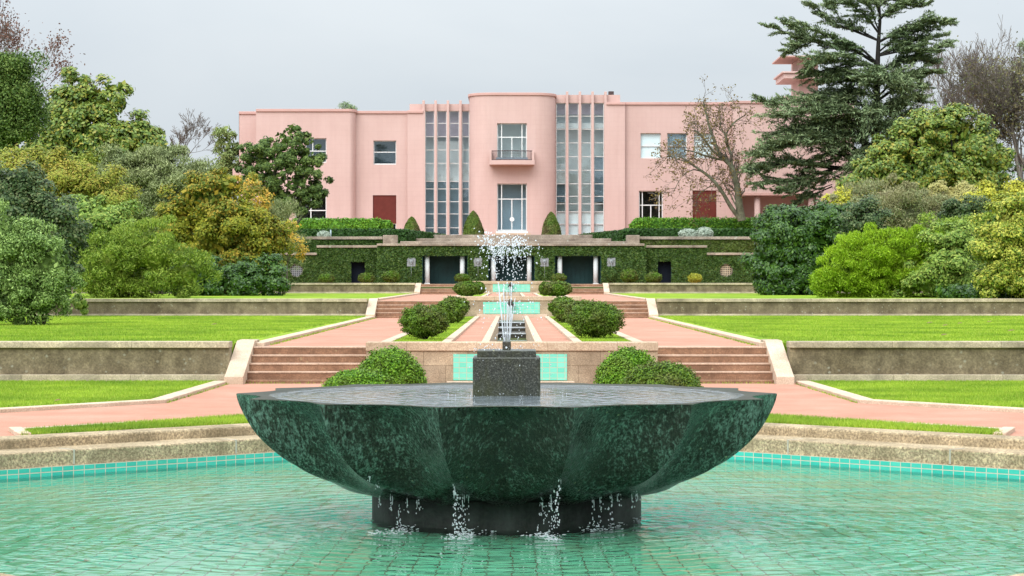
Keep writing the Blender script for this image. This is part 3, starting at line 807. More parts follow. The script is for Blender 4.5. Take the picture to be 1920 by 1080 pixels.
for sg, sd in SIDES:
    xl = abs(PX(440 if sg < 0 else 1475, 44.1))
    st_ = stairs(sg, sd, Y1, 2.83 if sg < 0 else 2.765, 5.10 if sg < 0 else 5.02, 0, Z2, 'of the lowest flight')
    cheek(sg, 5.10 if sg < 0 else 5.02, 5.46 if sg < 0 else 5.36, Y1, 0, 0.79, 1.45, st_)
    retaining(sg, sd, Y1, 5.465 if sg < 0 else 5.365, 30, 0.03, 0.795, 0.125, 'below the middle lawn', MAT['coping_old'])
    st_ = stairs(sg, sd, Y2, 2.68, 5.25, Z2, Z3A, 'of the middle flight')
    cheek(sg, 5.25, 5.60, Y2, Z2, 1.42, 1.45, st_)
    retaining(sg, sd, Y2, 5.605, 36, Z2+0.07, 1.42, 0.13, 'below the upper lawn', MAT['coping_old'])
    st_ = stairs(sg, sd, Y3, 2.72, 5.48, Z3B, Z4, 'of the highest flight')
    cheek(sg, 5.48, 5.82, Y3, Z3B, 2.13, 1.45, st_)
    retaining(sg, sd, Y3, 5.825, 36, Z3B+0.06, 2.13, 0.12, 'before the ivy pavilion', MAT['coping_old'])

# ---------------------------------------------------------------- central walls with turquoise panels
PANEL = mat_tiles('turquoise_panel_tiles', 'xz', 0.145, 0.10, (0.13,0.56,0.42), (0.20,0.64,0.50), (0.44,0.45,0.33), 0.006, 0.3, 0.10)
MAT['wetstone'] = mat_stone('wet_dark_stone', (0.04,0.038,0.03), (0.075,0.07,0.055), (0.02,0.02,0.017), 0.6, 40, rough=0.3, stain_scale=3)
def mat_white_water():
    t = NT('falling_water')
    pb = t.pbsdf((0.86,0.90,0.93), 0.15, None, 0.5)
    tr = t.n('ShaderNodeBsdfTranslucent'); tr.inputs['Color'].default_value = (0.88,0.92,0.95,1)
    gl = t.n('ShaderNodeBsdfTransparent'); gl.inputs['Color'].default_value = (0.97,0.98,1,1)
    m1 = t.n('ShaderNodeMixShader'); m1.inputs[0].default_value = 0.45; t.l(pb, m1.inputs[1]); t.l(tr.outputs[0], m1.inputs[2])
    m2 = t.n('ShaderNodeMixShader'); m2.inputs[0].default_value = 0.18; t.l(m1.outputs[0], m2.inputs[1]); t.l(gl.outputs[0], m2.inputs[2])
    return t.finish(m2.outputs[0])
MAT['whitewater'] = mat_white_water()
def central(Y, half, z0, ztop, cop, panel, which, spout=True):
    root = thing('cascade_wall', f'granite block wall with turquoise tile panel {which}', 'garden wall', (0, Y, z0), 'central cascade walls')
    xc = PX(957, Y)
    mb = MB(); mb.box(-half, half, Y, Y+0.5, z0-0.5, ztop-cop); mb.build('wall', MAT['granite_wall'], root, bevel=0.012)
    mb = MB(); mb.box(-half-0.01, half+0.01, Y-0.03, Y+0.55, ztop-cop, ztop); mb.build('coping', MAT['granite'], root, bevel=0.015)
    px0, px1, py0, py1 = panel
    mb = MB(); mb.pbox(px0, px1, py0, py1, Y-0.012, 0.05); mb.build('tile_panel', PANEL, root)
    mb = MB(); mb.box(PX(px0-12, Y), PX(px1+14, Y), Y-0.22, Y-0.001, z0-0.2, PZ(py1+1.5, Y)); mb.build('ledge', MAT['granite_kerb'], root, bevel=0.012)
    if spout:
        zc = PZ(panel[2]+0.22*(panel[3]-panel[2]), Y)
        mb = MB(); mb.box(xc-0.13, xc+0.13, Y-0.26, Y-0.013, zc-0.07, zc+0.05); mb.ellip((xc, Y-0.2, zc+0.06), (0.10, 0.12, 0.16), 10, 7, 0.25, 3, 4)
        mb.build('spout', MAT['wetstone'], root, bevel=0.01)
        rng = random.Random(int(Y)); mb = MB()
        for i in range(7):
            x = xc + rng.uniform(-.09, .09)
            pts = [(x+rng.uniform(-.01,.01), Y-0.27-0.10*math.sqrt(q/5), zc-0.02-(zc-z0+0.1)*q/5) for q in range(6)]
            mb.tube(pts, 0.008, 4)
        mb.build('falling_water', MAT['whitewater'], root, smooth=True)
    return root
central(Y1, 2.80, 0.0, 0.79, 0.17, (850, 1063, 664, 713), 'nearest the basin', False)
central(Y2, 2.665, Z2, 1.512, 0.17, (906, 1012, 566.5, 588), 'behind the small water steps')
central(Y3, 2.71, Z3B, 2.245, 0.17, (924, 994, 533, 547), 'highest of the three, before the pavilion')
# planted beds, gravel strips, kerbs and the small stepped channel on the central axis
def strip(mb, x0, x1, y0, y1, za, zb, base):
    v = [(x0, y0, za), (x1, y0, za), (x1, y1, zb), (x0, y1, zb)]
    mb.add(v + [(x, y, base) for x, y, z in v], [(0,1,2,3), (4,7,6,5), (0,4,5,1), (1,5,6,2), (2,6,7,3), (3,7,4,0)])
for (ya, yb, za, zb, which) in ((Y1+0.56, Y2, Z2+0.02, Z2+0.02, 'middle'), (Y2+0.56, Y3, Z3A+0.03, Z3B+0.03, 'upper')):
    for sg, sd in SIDES:
        mb = MB(); strip(mb, sg*1.42, sg*2.45, ya, yb, za+0.02, zb+0.02, 0.1); mb.build('grass_strip', MAT['lawn'], kind='structure')
        if which == 'middle':
            blades('grass', [(sg*1.42, ya), (sg*2.45, ya), (sg*2.45, yb), (sg*1.42, yb)], za+0.02, 60000, 0.045, 0.014, 41+sg, f'strip of short grass under the round shrubs, {sd} of the water steps')
        mb = MB(); strip(mb, sg*0.62, sg*1.24, ya, yb, za, zb, 0.1); mb.build('path', MAT['gravel'], kind='structure')
        for a_, b_, nm in ((2.45, 2.66, 'outer granite kerb of the shrub bed'), (1.24, 1.42, 'granite kerb between shrub bed and gravel strip'), (0.46, 0.62, 'raised granite curb along the water steps')):
            mb = MB(); strip(mb, sg*a_, sg*b_, ya, yb, za+0.06, zb+0.06, 0.1)
            tag(mb.build('stone_kerb', MAT['granite_kerb'], bevel=0.01), f'{nm} on the {which} terrace, {sd} side', 'kerb', 'kerbs of the central beds')
cas = thing('water_steps', 'narrow dark stone channel of low water steps between granite curbs', 'cascade', (0, 66, 0.1))
cz = [(86.9, 0.62), (81.0, 0.60), (78.0, 0.47), (74.2, 0.34), (70.5, 0.20)]
for (ya, z), (yb, z_) in zip(cz[1:], cz[:-1]):
    mb = MB(); mb.box(-0.458, 0.458, ya, yb, -0.2, z); mb.build('step', MAT['wetstone'], cas, bevel=0.01)
    mb = MB(); mb.box(-0.45, 0.45, ya-0.03, ya+0.25, z-0.012, z+0.012); mb.build('water_lip', MAT['whitewater'], cas)
mb = MB(); mb.box(-0.458, 0.458, Y1+0.56, 70.5, -0.2, 0.18); mb.build('channel_bed', MAT['wetstone'], cas)
# ------------------------------------------------------------------ the lotus basin
def mat_verdigris():
    t = NT('verdigris_stone'); p = t.pos()
    st = t.noise(t.mapping(p, (30, 30, 6.5)), 1.0, 4, 0.62, 0.8)
    fine = t.noise(t.mapping(p, (60, 60, 26)), 1.0, 3, 0.7)
    mid = t.noise(t.mapping(p, (7, 7, 2.4)), 1.0, 3, 0.6, 0.5)
    big_n = t.noise(p, 1.7, 3, 0.6)
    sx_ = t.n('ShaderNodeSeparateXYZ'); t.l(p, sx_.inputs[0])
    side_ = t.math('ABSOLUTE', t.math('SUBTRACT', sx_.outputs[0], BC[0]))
    # green crust: paler flanks and darker front are sky reflection painted into its colour
    f = t.math('ADD', t.math('MULTIPLY', st, 0.58), t.math('ADD', t.math('MULTIPLY', fine, 0.30), t.math('MULTIPLY', mid, 0.12)))
    f = t.math('ADD', f, t.math('MULTIPLY', t.math('SUBTRACT', big_n, 0.5), 0.20))
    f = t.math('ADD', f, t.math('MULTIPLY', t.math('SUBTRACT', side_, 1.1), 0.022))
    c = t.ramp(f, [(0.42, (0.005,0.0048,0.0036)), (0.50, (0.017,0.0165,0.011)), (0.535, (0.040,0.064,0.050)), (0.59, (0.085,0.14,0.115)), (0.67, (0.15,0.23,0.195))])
    v = t.n('ShaderNodeTexVoronoi'); t.l(p, v.inputs['Vector']); v.inputs['Scale'].default_value = 7.0
    spots = t.ramp(v.outputs['Distance'], [(0.05, (1,1,1)), (0.085, (0,0,0))])
    sel = t.ramp(t.noise(p, 3.0, 2), [(0.52,(0,0,0)),(0.60,(1,1,1))])
    c = t.mix(t.math('MULTIPLY', t.math('MULTIPLY', spots, sel), 0.75), c, (0.36,0.36,0.22))
    r_ = t.ramp(fine, [(0.3, (0.16,)*3), (0.7, (0.36,)*3)])
    return t.finish(t.pbsdf(c, r_, t.bump(f, 0.30, 0.008), 0.3, **{'Coat Weight': 0.4, 'Coat Roughness': 0.12, 'Coat IOR': 1.33}))
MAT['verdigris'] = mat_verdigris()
MAT['blackstone'] = mat_stone('wet_black_stone', (0.008,0.010,0.008), (0.020,0.024,0.019), (0.085,0.098,0.09), 0.6, 30, rough=0.5, spec=0.12, stain_scale=2.4, streak=0.5, bump=0.3)
def mat_pedestal():
    t = NT('mossy_dark_granite'); p = t.pos()
    sp = t.noise(p, 60, 4, 0.8)
    c = t.ramp(sp, [(0.36, (0.006,0.007,0.005)), (0.50, (0.026,0.030,0.022)), (0.60, (0.075,0.082,0.066)), (0.70, (0.26,0.27,0.23))])
    c = t.mix(t.math('MULTIPLY', t.ramp(t.noise(t.mapping(p,(6,6,2.2)), 1.0, 5, 0.65), [(0.45,(0,0,0)),(0.68,(1,1,1))]), 0.7), c, (0.040,0.045,0.010))
    v = t.n('ShaderNodeTexVoronoi'); t.l(t.mapping(p,(1,1,0.6)), v.inputs['Vector']); v.inputs['Scale'].default_value = 11.0
    c = t.mix(t.math('MULTIPLY', t.ramp(v.outputs['Distance'], [(0.09,(1,1,1)),(0.14,(0,0,0))]), t.ramp(t.noise(p, 6, 2), [(0.58,(0,0,0)),(0.64,(1,1,1))])), c, (0.36,0.36,0.16))
    return t.finish(t.pbsdf(c, 0.35, t.bump(sp, 0.4, 0.008), 0.5))
MAT['pedestal'] = mat_pedestal()

bx, by = BC
basin = thing('fountain_basin', 'large dark green lotus shaped fountain basin brimming with water', 'fountain', (bx, by, WZ-0.35))
PROF = [(2.595,0.815),(2.585,0.76),(2.555,0.68),(2.485,0.55),(2.405,0.425),(2.255,0.28),(2.095,0.16),(1.945,0.088),(1.79,0.03),(1.62,-0.012),(1.46,-0.03),(1.27,-0.035)]
rs = np.array([q[0] for q in PROF]); zs = np.array([q[1] for q in PROF])
tt = np.linspace(0, 1, len(PROF)); T = np.linspace(0, 1, 34)
rs, zs = np.interp(T, tt, rs), np.interp(T, tt, zs)
for _ in range(2):      # soften the polyline
    rs[1:-1] = (rs[:-2] + 2*rs[1:-1] + rs[2:]) / 4; zs[1:-1] = (zs[:-2] + 2*zs[1:-1] + zs[2:]) / 4
NP, NS = 14, 14
mb = MB(); rim = []
for k in range(NP):
    vs_ = []
    for j in range(NS+1):
        ph = j/NS
        ang = (k + 0.5 + ph) * 2*math.pi/NP
        s_ = math.sin(math.pi*ph)**0.95
        col_ = []
        for i in range(len(T)):
            w_ = max(0.0, 1 - T[i]**2.4)
            lobe = s_ ** 0.8 * max(0.0, (T[i]-0.45)/0.55) ** 1.5
            rr = rs[i] * (1 - (0.088+0.085*math.sin(math.pi*min(1,T[i]*1.15)))*s_*w_) + 0.03*lobe
            zz = zs[i] - 0.105*lobe
            if T[i] > 0.97: zz -= 0.0
            col_.append((bx + rr*math.sin(ang), by - rr*math.cos(ang), zz))
        vs_.append(col_)
    n_ = len(T)
    mb.add([p for c_ in vs_ for p in c_], [(j*n_+i, j*n_+i+1, (j+1)*n_+i+1, (j+1)*n_+i) for j in range(NS) for i in range(n_-1)])
    rim.append([c_[0] for c_ in vs_])
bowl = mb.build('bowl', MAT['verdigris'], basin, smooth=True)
# flat wet lip: a narrow bevel at the edge, then the stone falls away under the water
MAT['wetlip'] = mat_stone('wet_rim_stone', (0.03,0.033,0.02), (0.055,0.056,0.034), (0.018,0.018,0.012), 0.5, 50, rough=0.6, stain_scale=4, bump=0.25)
mb = MB()
flat_r = [p for r_ in rim for p in r_[:-1]]
n_ = len(flat_r)
r1 = [(bx+(x-bx)*0.994, by+(y-by)*0.994, z+0.006) for x, y, z in flat_r]
r2 = []
for x, y, z in flat_r:
    d_ = math.hypot(x-bx, y-by); r2.append((bx+(x-bx)/d_*2.12, by+(y-by)/d_*2.12, 0.796))
r3 = [(bx+(x-bx)*0.9, by+(y-by)*0.9, 0.66) for x, y, z in r2]
mb.add(flat_r + r1 + r2 + r3, [(o*n_+i, o*n_+(i+1) % n_, (o+1)*n_+(i+1) % n_, (o+1)*n_+i) for o in range(3) for i in range(n_)] + [tuple(3*n_+i for i in range(n_))])
mb.build('rim', MAT['wetlip'], basin)
def mat_basin_water():
    t = NT('basin_water'); p = t.pos()
    d = t.n('ShaderNodeVectorMath', operation='DISTANCE'); t.l(p, d.inputs[0]); d.inputs[1].default_value = (bx, by, 0.81)
    n1 = t.noise(p, 5, 2, 0.5, 0.6)
    wv = t.math('MULTIPLY', t.math('SINE', t.math('ADD', t.math('MULTIPLY', d.outputs['Value'], 34), t.math('MULTIPLY', n1, 6))), 0.14)
    nb = t.bump(t.math('ADD', n1, t.math('ADD', wv, t.math('MULTIPLY', t.noise(p, 16, 1), 0.25))), 1.5, 0.02)
    return t.finish(t.pbsdf((0.13,0.155,0.17), 0.03, nb, 0.5, IOR=1.4))
mb = MB(); mb.cyl((bx, by), 2.27, 0.798, 0.809, 96); mb.build('basin_water', mat_basin_water(), basin)
mb = MB(); mb.cyl((bx, by), 1.29, -0.95, -0.10, 72); mb.cyl((bx, by), 1.27, -0.10, 0.02, 72)
base = mb.build('base', MAT['blackstone'], basin, smooth=False, bevel=0.012)
base.data.polygons.foreach_set('use_smooth', [len(p.vertices) == 4 for p in base.data.polygons])
mb = MB(); mb.box(bx-0.32, bx+0.32, by-0.32, by+0.32, 0.6, 1.175); mb.build('pedestal', MAT['pedestal'], basin, bevel=0.012)
mb = MB(); mb.box(bx-0.28, bx+0.28, by-0.28, by+0.28, 1.17, 1.238); mb.build('pedestal_cap', MAT['pedestal'], basin, bevel=0.008)
mb = MB(); mb.box(bx-0.041, bx+0.041, by-0.041, by+0.041, 1.235, 1.316); mb.build('nozzle', MAT['wetstone'], basin, bevel=0.006)

# ------------------------------------------------------------------ the jet, its drops, the drips and splashes
rng = random.Random(7)
G = 9.81
mb = MB()
def drop(mb, p, v, r, st=1.6):
    v = Vector(v)
    if v.length < 1e-3: v = Vector((0, 0, 1))
    d = v.normalized(); a = d.orthogonal().normalized(); b = d.cross(a)
    ln = r * st; vs_, fs = [], []
    rg, sg_ = 5, 7
    k0 = rng.uniform(0.7, 1.3)
    for i in range(rg+1):
        th = math.pi*i/rg
        for k in range(sg_):
            ph = 2*math.pi*k/sg_
            q = Vector(p) + d*math.cos(th)*ln + (a*math.cos(ph)*k0 + b*math.sin(ph)/k0)*math.sin(th)*r
            vs_.append(q)
    for i in range(rg):
        for k in range(sg_): fs.append((i*sg_+k, (i+1)*sg_+k, (i+1)*sg_+(k+1) % sg_, i*sg_+(k+1) % sg_))
    mb.add(vs_, fs)
top = Vector((bx, by, 1.315))
for j in range(11):
    ph = 2*math.pi*j/11 + 0.2
    o = top + Vector((math.cos(ph)*0.03, math.sin(ph)*0.03, 0))
    v0 = Vector((math.cos(ph)*rng.uniform(.12,.52), math.sin(ph)*rng.uniform(.12,.52), rng.uniform(4.15, 4.5)))
    at_ = lambda t: o + v0*t + Vector((0, 0, -0.5*G*t*t))
    tb = rng.uniform(0.08, 0.16)
    mb.tube([at_(tb*q/9) for q in range(10)], [0.0032+0.0010*math.sin(q*2.1+j) for q in range(10)], 5)
    tap = v0.z/G
    for q in range(68):
        t_ = rng.triangular(tb*0.7, tap*1.45, tap*0.80)
        p = at_(t_); f_ = max(0, (t_-tb)/tap)
        p += Vector((rng.gauss(0, .045*f_+.004), rng.gauss(0, .045*f_+.004), rng.gauss(0, .035*f_)))
        vv_ = v0 + Vector((0, 0, -G*t_))
        r_ = rng.choice((0.0035, 0.0045, 0.0055, 0.0065, 0.008, 0.0105))*(0.50+0.30*f_)
        drop(mb, p, vv_ + Vector((rng.gauss(0,.6), rng.gauss(0,.6), 0)), r_, rng.uniform(1.0, 1.3+0.45*min(3, vv_.length)))
for q in range(250):       # falling fringe and stray drops
    t_ = rng.uniform(0.5, 0.92) if q < 185 else rng.uniform(0.75, 0.95)
    ph = rng.uniform(0, 2*math.pi); s_ = rng.uniform(.12, .55)
    p = top + Vector((math.cos(ph)*s_*t_, math.sin(ph)*s_*t_, 4.25*t_ - 0.5*G*t_*t_))
    if p.z < 0.84: continue
    drop(mb, p, (math.cos(ph)*s_, math.sin(ph)*s_, 4.25-G*t_), rng.choice((0.003, 0.004, 0.005, 0.0065)), rng.uniform(1.1, 1.9))
for q in range(150):       # spatter on the stone and the water round it
    ph = rng.uniform(0, 2*math.pi); d_ = rng.uniform(0.05, 0.5)
    z_ = 1.24 if d_ < 0.28 else 0.812
    drop(mb, (bx+math.cos(ph)*d_*1.2, by+math.sin(ph)*d_*1.2, z_+rng.random()**2*0.05), (rng.gauss(0,1), rng.gauss(0,1), 1), rng.uniform(0.0015, 0.0035), 1.3)
tag(mb.build('water_jet', MAT['whitewater'], smooth=True), 'white water jet breaking into drops above the fountain pedestal', 'water jet', kind='stuff')

def drips(name, spots, seed, label):
    """water running off the ridges of the bowl: (x_px, y_top_px, y_end_px, count, spread_px)"""
    global rng
    rng = random.Random(seed); mb = MB()
    for px, pt, pe, n_, sp in spots:
        # depth of the dripping ridge: front half of the bowl
        r_ = 2.2 - 0.72*min(1, (pt-860)/80.0)
        dx = (px-950)/F*20.4
        Yd = by - math.sqrt(max(0.2, r_*r_ - dx*dx))
        z0, z1 = PZ(pt, Yd), max(WZ, PZ(pe, Yd))
        x0 = PX(px, Yd)
        for q in range(n_):
            f_ = rng.random()
            z_ = z0 + (z1-z0)*f_
            drop(mb, (x0 + rng.gauss(0, M(sp, Yd)*(0.3+0.7*f_)), Yd + rng.gauss(0, 0.03), z_), (0, 0, -1), rng.uniform(0.003, 0.0065), rng.uniform(1.0, 2.2))
        for q in range(max(1, n_//18)):
            zz = z0 + (z1-z0)*rng.uniform(0, .3); x_ = x0 + rng.gauss(0, M(sp*0.6, Yd))
            mb.tube([(x_, Yd, zz), (x_+.002, Yd, zz-.03), (x_+.003, Yd, zz-.07)], [0.003, 0.004, 0.002], 5)
    return tag(mb.build(name, MAT['whitewater'], smooth=True), label, 'dripping water', 'water dripping off the basin', 'stuff')
drips('dripping_water', [(852, 888, 1003, 42, 3), (858, 905, 1000, 34, 4), (866, 915, 1003, 36, 6), (876, 925, 1000, 22, 5)], 1, 'stream of drops falling from the ridge left of the basin front')
drips('dripping_water', [(1047, 875, 990, 26, 3), (1041, 895, 990, 30, 4), (1032, 915, 992, 34, 5), (1016, 930, 995, 30, 7)], 2, 'stream of drops falling from the ridge right of the basin front')
drips('dripping_water', [(692, 880, 905, 9, 2), (706, 893, 915, 8, 3), (733, 920, 960, 16, 2), (748, 945, 990, 18, 4), (712, 930, 952, 8, 2), (764, 930, 960, 9, 3), (786, 935, 965, 10, 5)], 3, 'thin scattered drips from the left flank of the basin')
drips('dripping_water', [(1111, 930, 985, 14, 3), (1127, 930, 990, 18, 4), (1145, 925, 975, 18, 4), (1160, 920, 950, 10, 3), (1188, 920, 955, 9, 6), (1195, 920, 940, 6, 4)], 4, 'thin scattered drips from the right flank of the basin')
rng = random.Random(31); mb = MB()
def foam(px, py, w_, n_):
    Yd = F*(EYE-WZ)/(py-540.0)
    for q in range(n_):
        x_, y_ = rng.gauss(0, M(w_, Yd)*.5), rng.gauss(0, 0.06)
        r_ = rng.uniform(0.003, 0.010)
        drop(mb, (PX(px, Yd)+x_, Yd+y_, WZ+0.003+rng.random()**3*0.045), (1, rng.gauss(0,.3), rng.gauss(0,.15)), r_*0.45, rng.uniform(1.2, 4.5))
for a_ in ((860, 1010, 28, 90), (875, 1002, 18, 45), (735, 1000, 44, 60), (760, 992, 30, 35), (1020, 1006, 34, 80), (1035, 1012, 18, 40), (1120, 995, 36, 40), (1150, 988, 24, 30), (1190, 978, 20, 18), (910, 997, 60, 16)): foam(*a_)
tag(mb.build('splash', MAT['whitewater'], smooth=True), 'white splashes where drops hit the pool below the basin', 'splash', kind='stuff')
# small dead leaves lying in the pool
lf = MAT['deadleaf'] = mat_plain('dead_leaf', (0.16,0.075,0.035), 0.6, 0.3, 0.3, 20, 0.2)
for k_, (px, py) in enumerate(((136, 991), (84, 1023), (163, 1053), (160, 905), (248, 907), (320, 909), (45, 921))):
    Yd = F*(EYE-WZ)/(py-540.0); x_ = PX(px, Yd); mb = MB(); ln = rng.uniform(0.03, 0.045)
    pts = [(x_-ln, Yd, WZ+.004), (x_-ln*.4, Yd-.018, WZ+.008), (x_+ln*.4, Yd-.016, WZ+.010), (x_+ln, Yd, WZ+.014), (x_+ln*.4, Yd+.018, WZ+.012), (x_-ln*.4, Yd+.016, WZ+.009)]
    mb.add(pts, [(0,1,2,3,4,5)])
    o = mb.build('fallen_leaf', lf)
    tag(o, 'small brown dead leaf floating on the left half of the pool', 'leaf', 'fallen leaves on the pool')
# ------------------------------------------------------------------ pink villa
def mat_pink():
    t = NT('pink_render'); p = t.pos()
    c = t.ramp(t.noise(p, 0.35, 5, 0.6), [(0.3, (0.535,0.365,0.325)), (0.7, (0.58,0.405,0.365))])
    c = t.mix(0.22, c, t.ramp(t.noise(t.mapping(p,(2.6,2.6,0.16)), 1.0, 5, 0.65), [(0.3,(0.40,0.39,0.38)),(0.7,(0.58,0.58,0.58))]), 'OVERLAY')
    # faint courses of the blockwork under the render
    b = t.n('ShaderNodeTexBrick'); t.l(xz(t), b.inputs['Vector'])
    for nm, v in (('Color1',(1,1,1,1)),('Color2',(0.985,0.98,0.98,1)),('Mortar',(0.95,0.94,0.94,1))): b.inputs[nm].default_value = v
    b.inputs['Scale'].default_value = 1; b.inputs['Mortar Size'].default_value = 0.02; b.inputs['Brick Width'].default_value = 0.7; b.inputs['Row Height'].default_value = 0.35
    c = t.mix(0.7, c, b.outputs['Color'], 'MULTIPLY')
    return t.finish(t.pbsdf(c, 0.85, t.bump(t.noise(p, 8, 3), 0.12, 0.02), 0.2))
MAT['pink'] = mat_pink()
MAT['pinktrim'] = mat_plain('pink_trim', (0.53,0.325,0.285), 0.85, 0.2, 0.06, 1.0, 0.1)
MAT['white'] = mat_plain('white_paint', (0.72,0.72,0.70), 0.5, 0.3, 0.06, 2.0, 0.05)
MAT['shutter'] = mat_plain('dark_red_shutter', (0.205,0.055,0.045), 0.7, 0.2, 0.10, 3.0, 0.1)
MAT['iron'] = mat_plain('dark_iron', (0.05,0.03,0.028), 0.5, 0.4, 0.1, 3.0, 0.1)
MAT['room'] = mat_plain('interior_plaster', (0.70,0.73,0.71), 0.9, 0.1, 0.08, 0.4, 0.0)
MAT['blind'] = mat_plain('white_roller_blind', (0.88,0.92,0.92), 0.8, 0.2, 0.04, 1.0, 0.0)
MAT['purple'] = mat_plain('mauve_interior', (0.50,0.38,0.45), 0.9, 0.1, 0.15, 0.5, 0.0)
MAT['bluegrey'] = mat_plain('blue_grey_interior', (0.45,0.55,0.62), 0.8, 0.2, 0.10, 0.6, 0.0)
MAT['slate'] = mat_plain('blue_grey_screen', (0.23,0.30,0.35), 0.8, 0.2, 0.10, 0.6, 0.0)
def mat_glass():
    t = NT('window_glass'); p = t.pos()
    nb = t.bump(t.noise(p, 0.8, 2), 0.05, 0.05)
    gl = t.n('ShaderNodeBsdfGlossy'); gl.inputs['Roughness'].default_value = 0.02; gl.inputs['Color'].default_value = (0.78,0.86,0.92,1); t.l(nb, gl.inputs['Normal'])
    tr = t.n('ShaderNodeBsdfTransparent'); tr.inputs['Color'].default_value = (0.93,0.965,0.97,1)
    m = t.n('ShaderNodeMixShader'); m.inputs[0].default_value = 0.045; t.l(tr.outputs[0], m.inputs[1]); t.l(gl.outputs[0], m.inputs[2])
    return t.finish(m.outputs[0])
MAT['glass'] = mat_glass()

HB_ = 445.0      # photo row where the house meets the upper terrace (hidden)
villa = thing('pink_villa', 'long pink flat-roofed modernist villa with rounded central bow', 'house', (0, 172, Z5))
wallmb, trim = MB(), MB()
def facade(px0, px1, py0, py1, Y, holes, depth=0.28, mb=None):
    """front face with openings (photo rectangles) and their reveals"""
    mb = mb or wallmb
    xs = sorted({px0, px1, *[h[0] for h in holes], *[h[1] for h in holes]})
    ys = sorted({py0, py1, *[h[2] for h in holes], *[h[3] for h in holes]})
    for i in range(len(xs)-1):
        for j in range(len(ys)-1):
            mx_, my_ = (xs[i]+xs[i+1])/2, (ys[j]+ys[j+1])/2
            if any(h[0] < mx_ < h[1] and h[2] < my_ < h[3] for h in holes): continue
            mb.quad((PX(xs[i],Y),Y,PZ(ys[j+1],Y)), (PX(xs[i+1],Y),Y,PZ(ys[j+1],Y)), (PX(xs[i+1],Y),Y,PZ(ys[j],Y)), (PX(xs[i],Y),Y,PZ(ys[j],Y)))
    for h in holes:
        x0, x1, z0, z1 = PX(h[0],Y), PX(h[1],Y), PZ(h[3],Y), PZ(h[2],Y)
        mb.quad((x0,Y,z0),(x0,Y,z1),(x0,Y+depth,z1),(x0,Y+depth,z0)); mb.quad((x1,Y,z1),(x1,Y,z0),(x1,Y+depth,z0),(x1,Y+depth,z1))
        mb.quad((x0,Y,z1),(x1,Y,z1),(x1,Y+depth,z1),(x0,Y+depth,z1)); mb.quad((x1,Y,z0),(x0,Y,z0),(x0,Y+depth,z0),(x1,Y+depth,z0))
def side(px, py0, py1, Ya, Yb):
    """return wall between two facade planes, at the x of (px, Ya)"""
    x = PX(px, Ya); wallmb.box(x-0.001, x+0.001, Ya, Yb, PZ(py1, Ya), PZ(py0, Ya))
def coping(px0, px1, py, Y, h=5, out=0.12, ends=0.0, d=0.7):
    t_ = MB(); t_.box(PX(px0,Y)-ends, PX(px1,Y)+ends, Y-out, Y+d, PZ(py+h,Y), PZ(py,Y)); t_.build('roof_coping', MAT['pinktrim'], villa, bevel=0.02)
def window(px0, px1, py0, py1, Y, vs_, hs_, set_in=0.16, name='window', fw=0.07, room=None, roomd=2.6, centre=None, knob=False, label=None):
    """white steel window: frame, panes and the room behind; vs_/hs_ are photo positions of the bars"""
    Yw = Y+set_in
    X = lambda p: PX(p, Y); Z = lambda p: PZ(p, Y)
    fr = MB(); x0, x1, z0, z1 = X(px0), X(px1), Z(py1), Z(py0)
    fr.box(x0, x0+fw, Yw, Yw+0.08, z0, z1); fr.box(x1-fw, x1, Yw, Yw+0.08, z0, z1)
    fr.box(x0+fw, x1-fw, Yw, Yw+0.08, z1-fw, z1); fr.box(x0+fw, x1-fw, Yw, Yw+0.08, z0, z0+fw*1.4)
    for v in vs_:
        a, b = (v if isinstance(v, tuple) else (v, None)), None
        if isinstance(v, tuple): fr.box(X(v[0])-fw*.5, X(v[0])+fw*.5, Yw+0.003, Yw+0.077, max(z0, Z(v[2])), min(z1, Z(v[1])))
        else: fr.box(X(v)-fw*.5, X(v)+fw*.5, Yw+0.003, Yw+0.077, z0+fw, z1-fw)
    for h in hs_: fr.box(x0+fw, x1-fw, Yw-0.006, Yw+0.083, Z(h)-fw*.5, Z(h)+fw*.5)
    f = fr.build(name, MAT['white'], villa)
    if label: f['label'] = label
    g = MB(); g.box(x0+0.02, x1-0.02, Yw+0.036, Yw+0.044, z0+0.02, z1-0.02); g.build('pane', MAT['glass'], f)
    if room is not None:
        r_ = MB(); yb = Yw+roomd
        r_.quad((x0-.3,yb,z0-.2),(x1+.3,yb,z0-.2),(x1+.3,yb,z1+.2),(x0-.3,yb,z1+.2))
        ya = Yw+0.13
        r_.quad((x0-.3,ya,z0-.2),(x0-.3,yb,z0-.2),(x0-.3,yb,z1+.2),(x0-.3,ya,z1+.2)); r_.quad((x1+.3,yb,z0-.2),(x1+.3,ya,z0-.2),(x1+.3,ya,z1+.2),(x1+.3,yb,z1+.2))
        r_.quad((x0-.3,ya,z0-.2),(x1+.3,ya,z0-.2),(x1+.3,yb,z0-.2),(x0-.3,yb,z0-.2)); r_.quad((x0-.3,yb,z1+.2),(x1+.3,yb,z1+.2),(x1+.3,ya,z1+.2),(x0-.3,ya,z1+.2))
        r_.build('interior', room, f)
    if knob:
        k = MB(); cx_, cz_ = X(960), Z(411)
        v = [(cx_+0.17*math.cos(a), y_, cz_+0.17*math.sin(a)) for y_ in (Yw-0.05, Yw-0.012) for a in [2*math.pi*i/20 for i in range(20)]]
        k.add(v, [tuple(range(20)), tuple(range(20,40))[::-1]] + [(i, 20+i, 20+(i+1)%20, (i+1)%20) for i in range(20)])
        k.build('door_plate', MAT['white'], f)
    return f

YC, YA, YB, YD, YE, YF = 172.0, 174.0, 171.0, 171.6, 172.2, 169.6
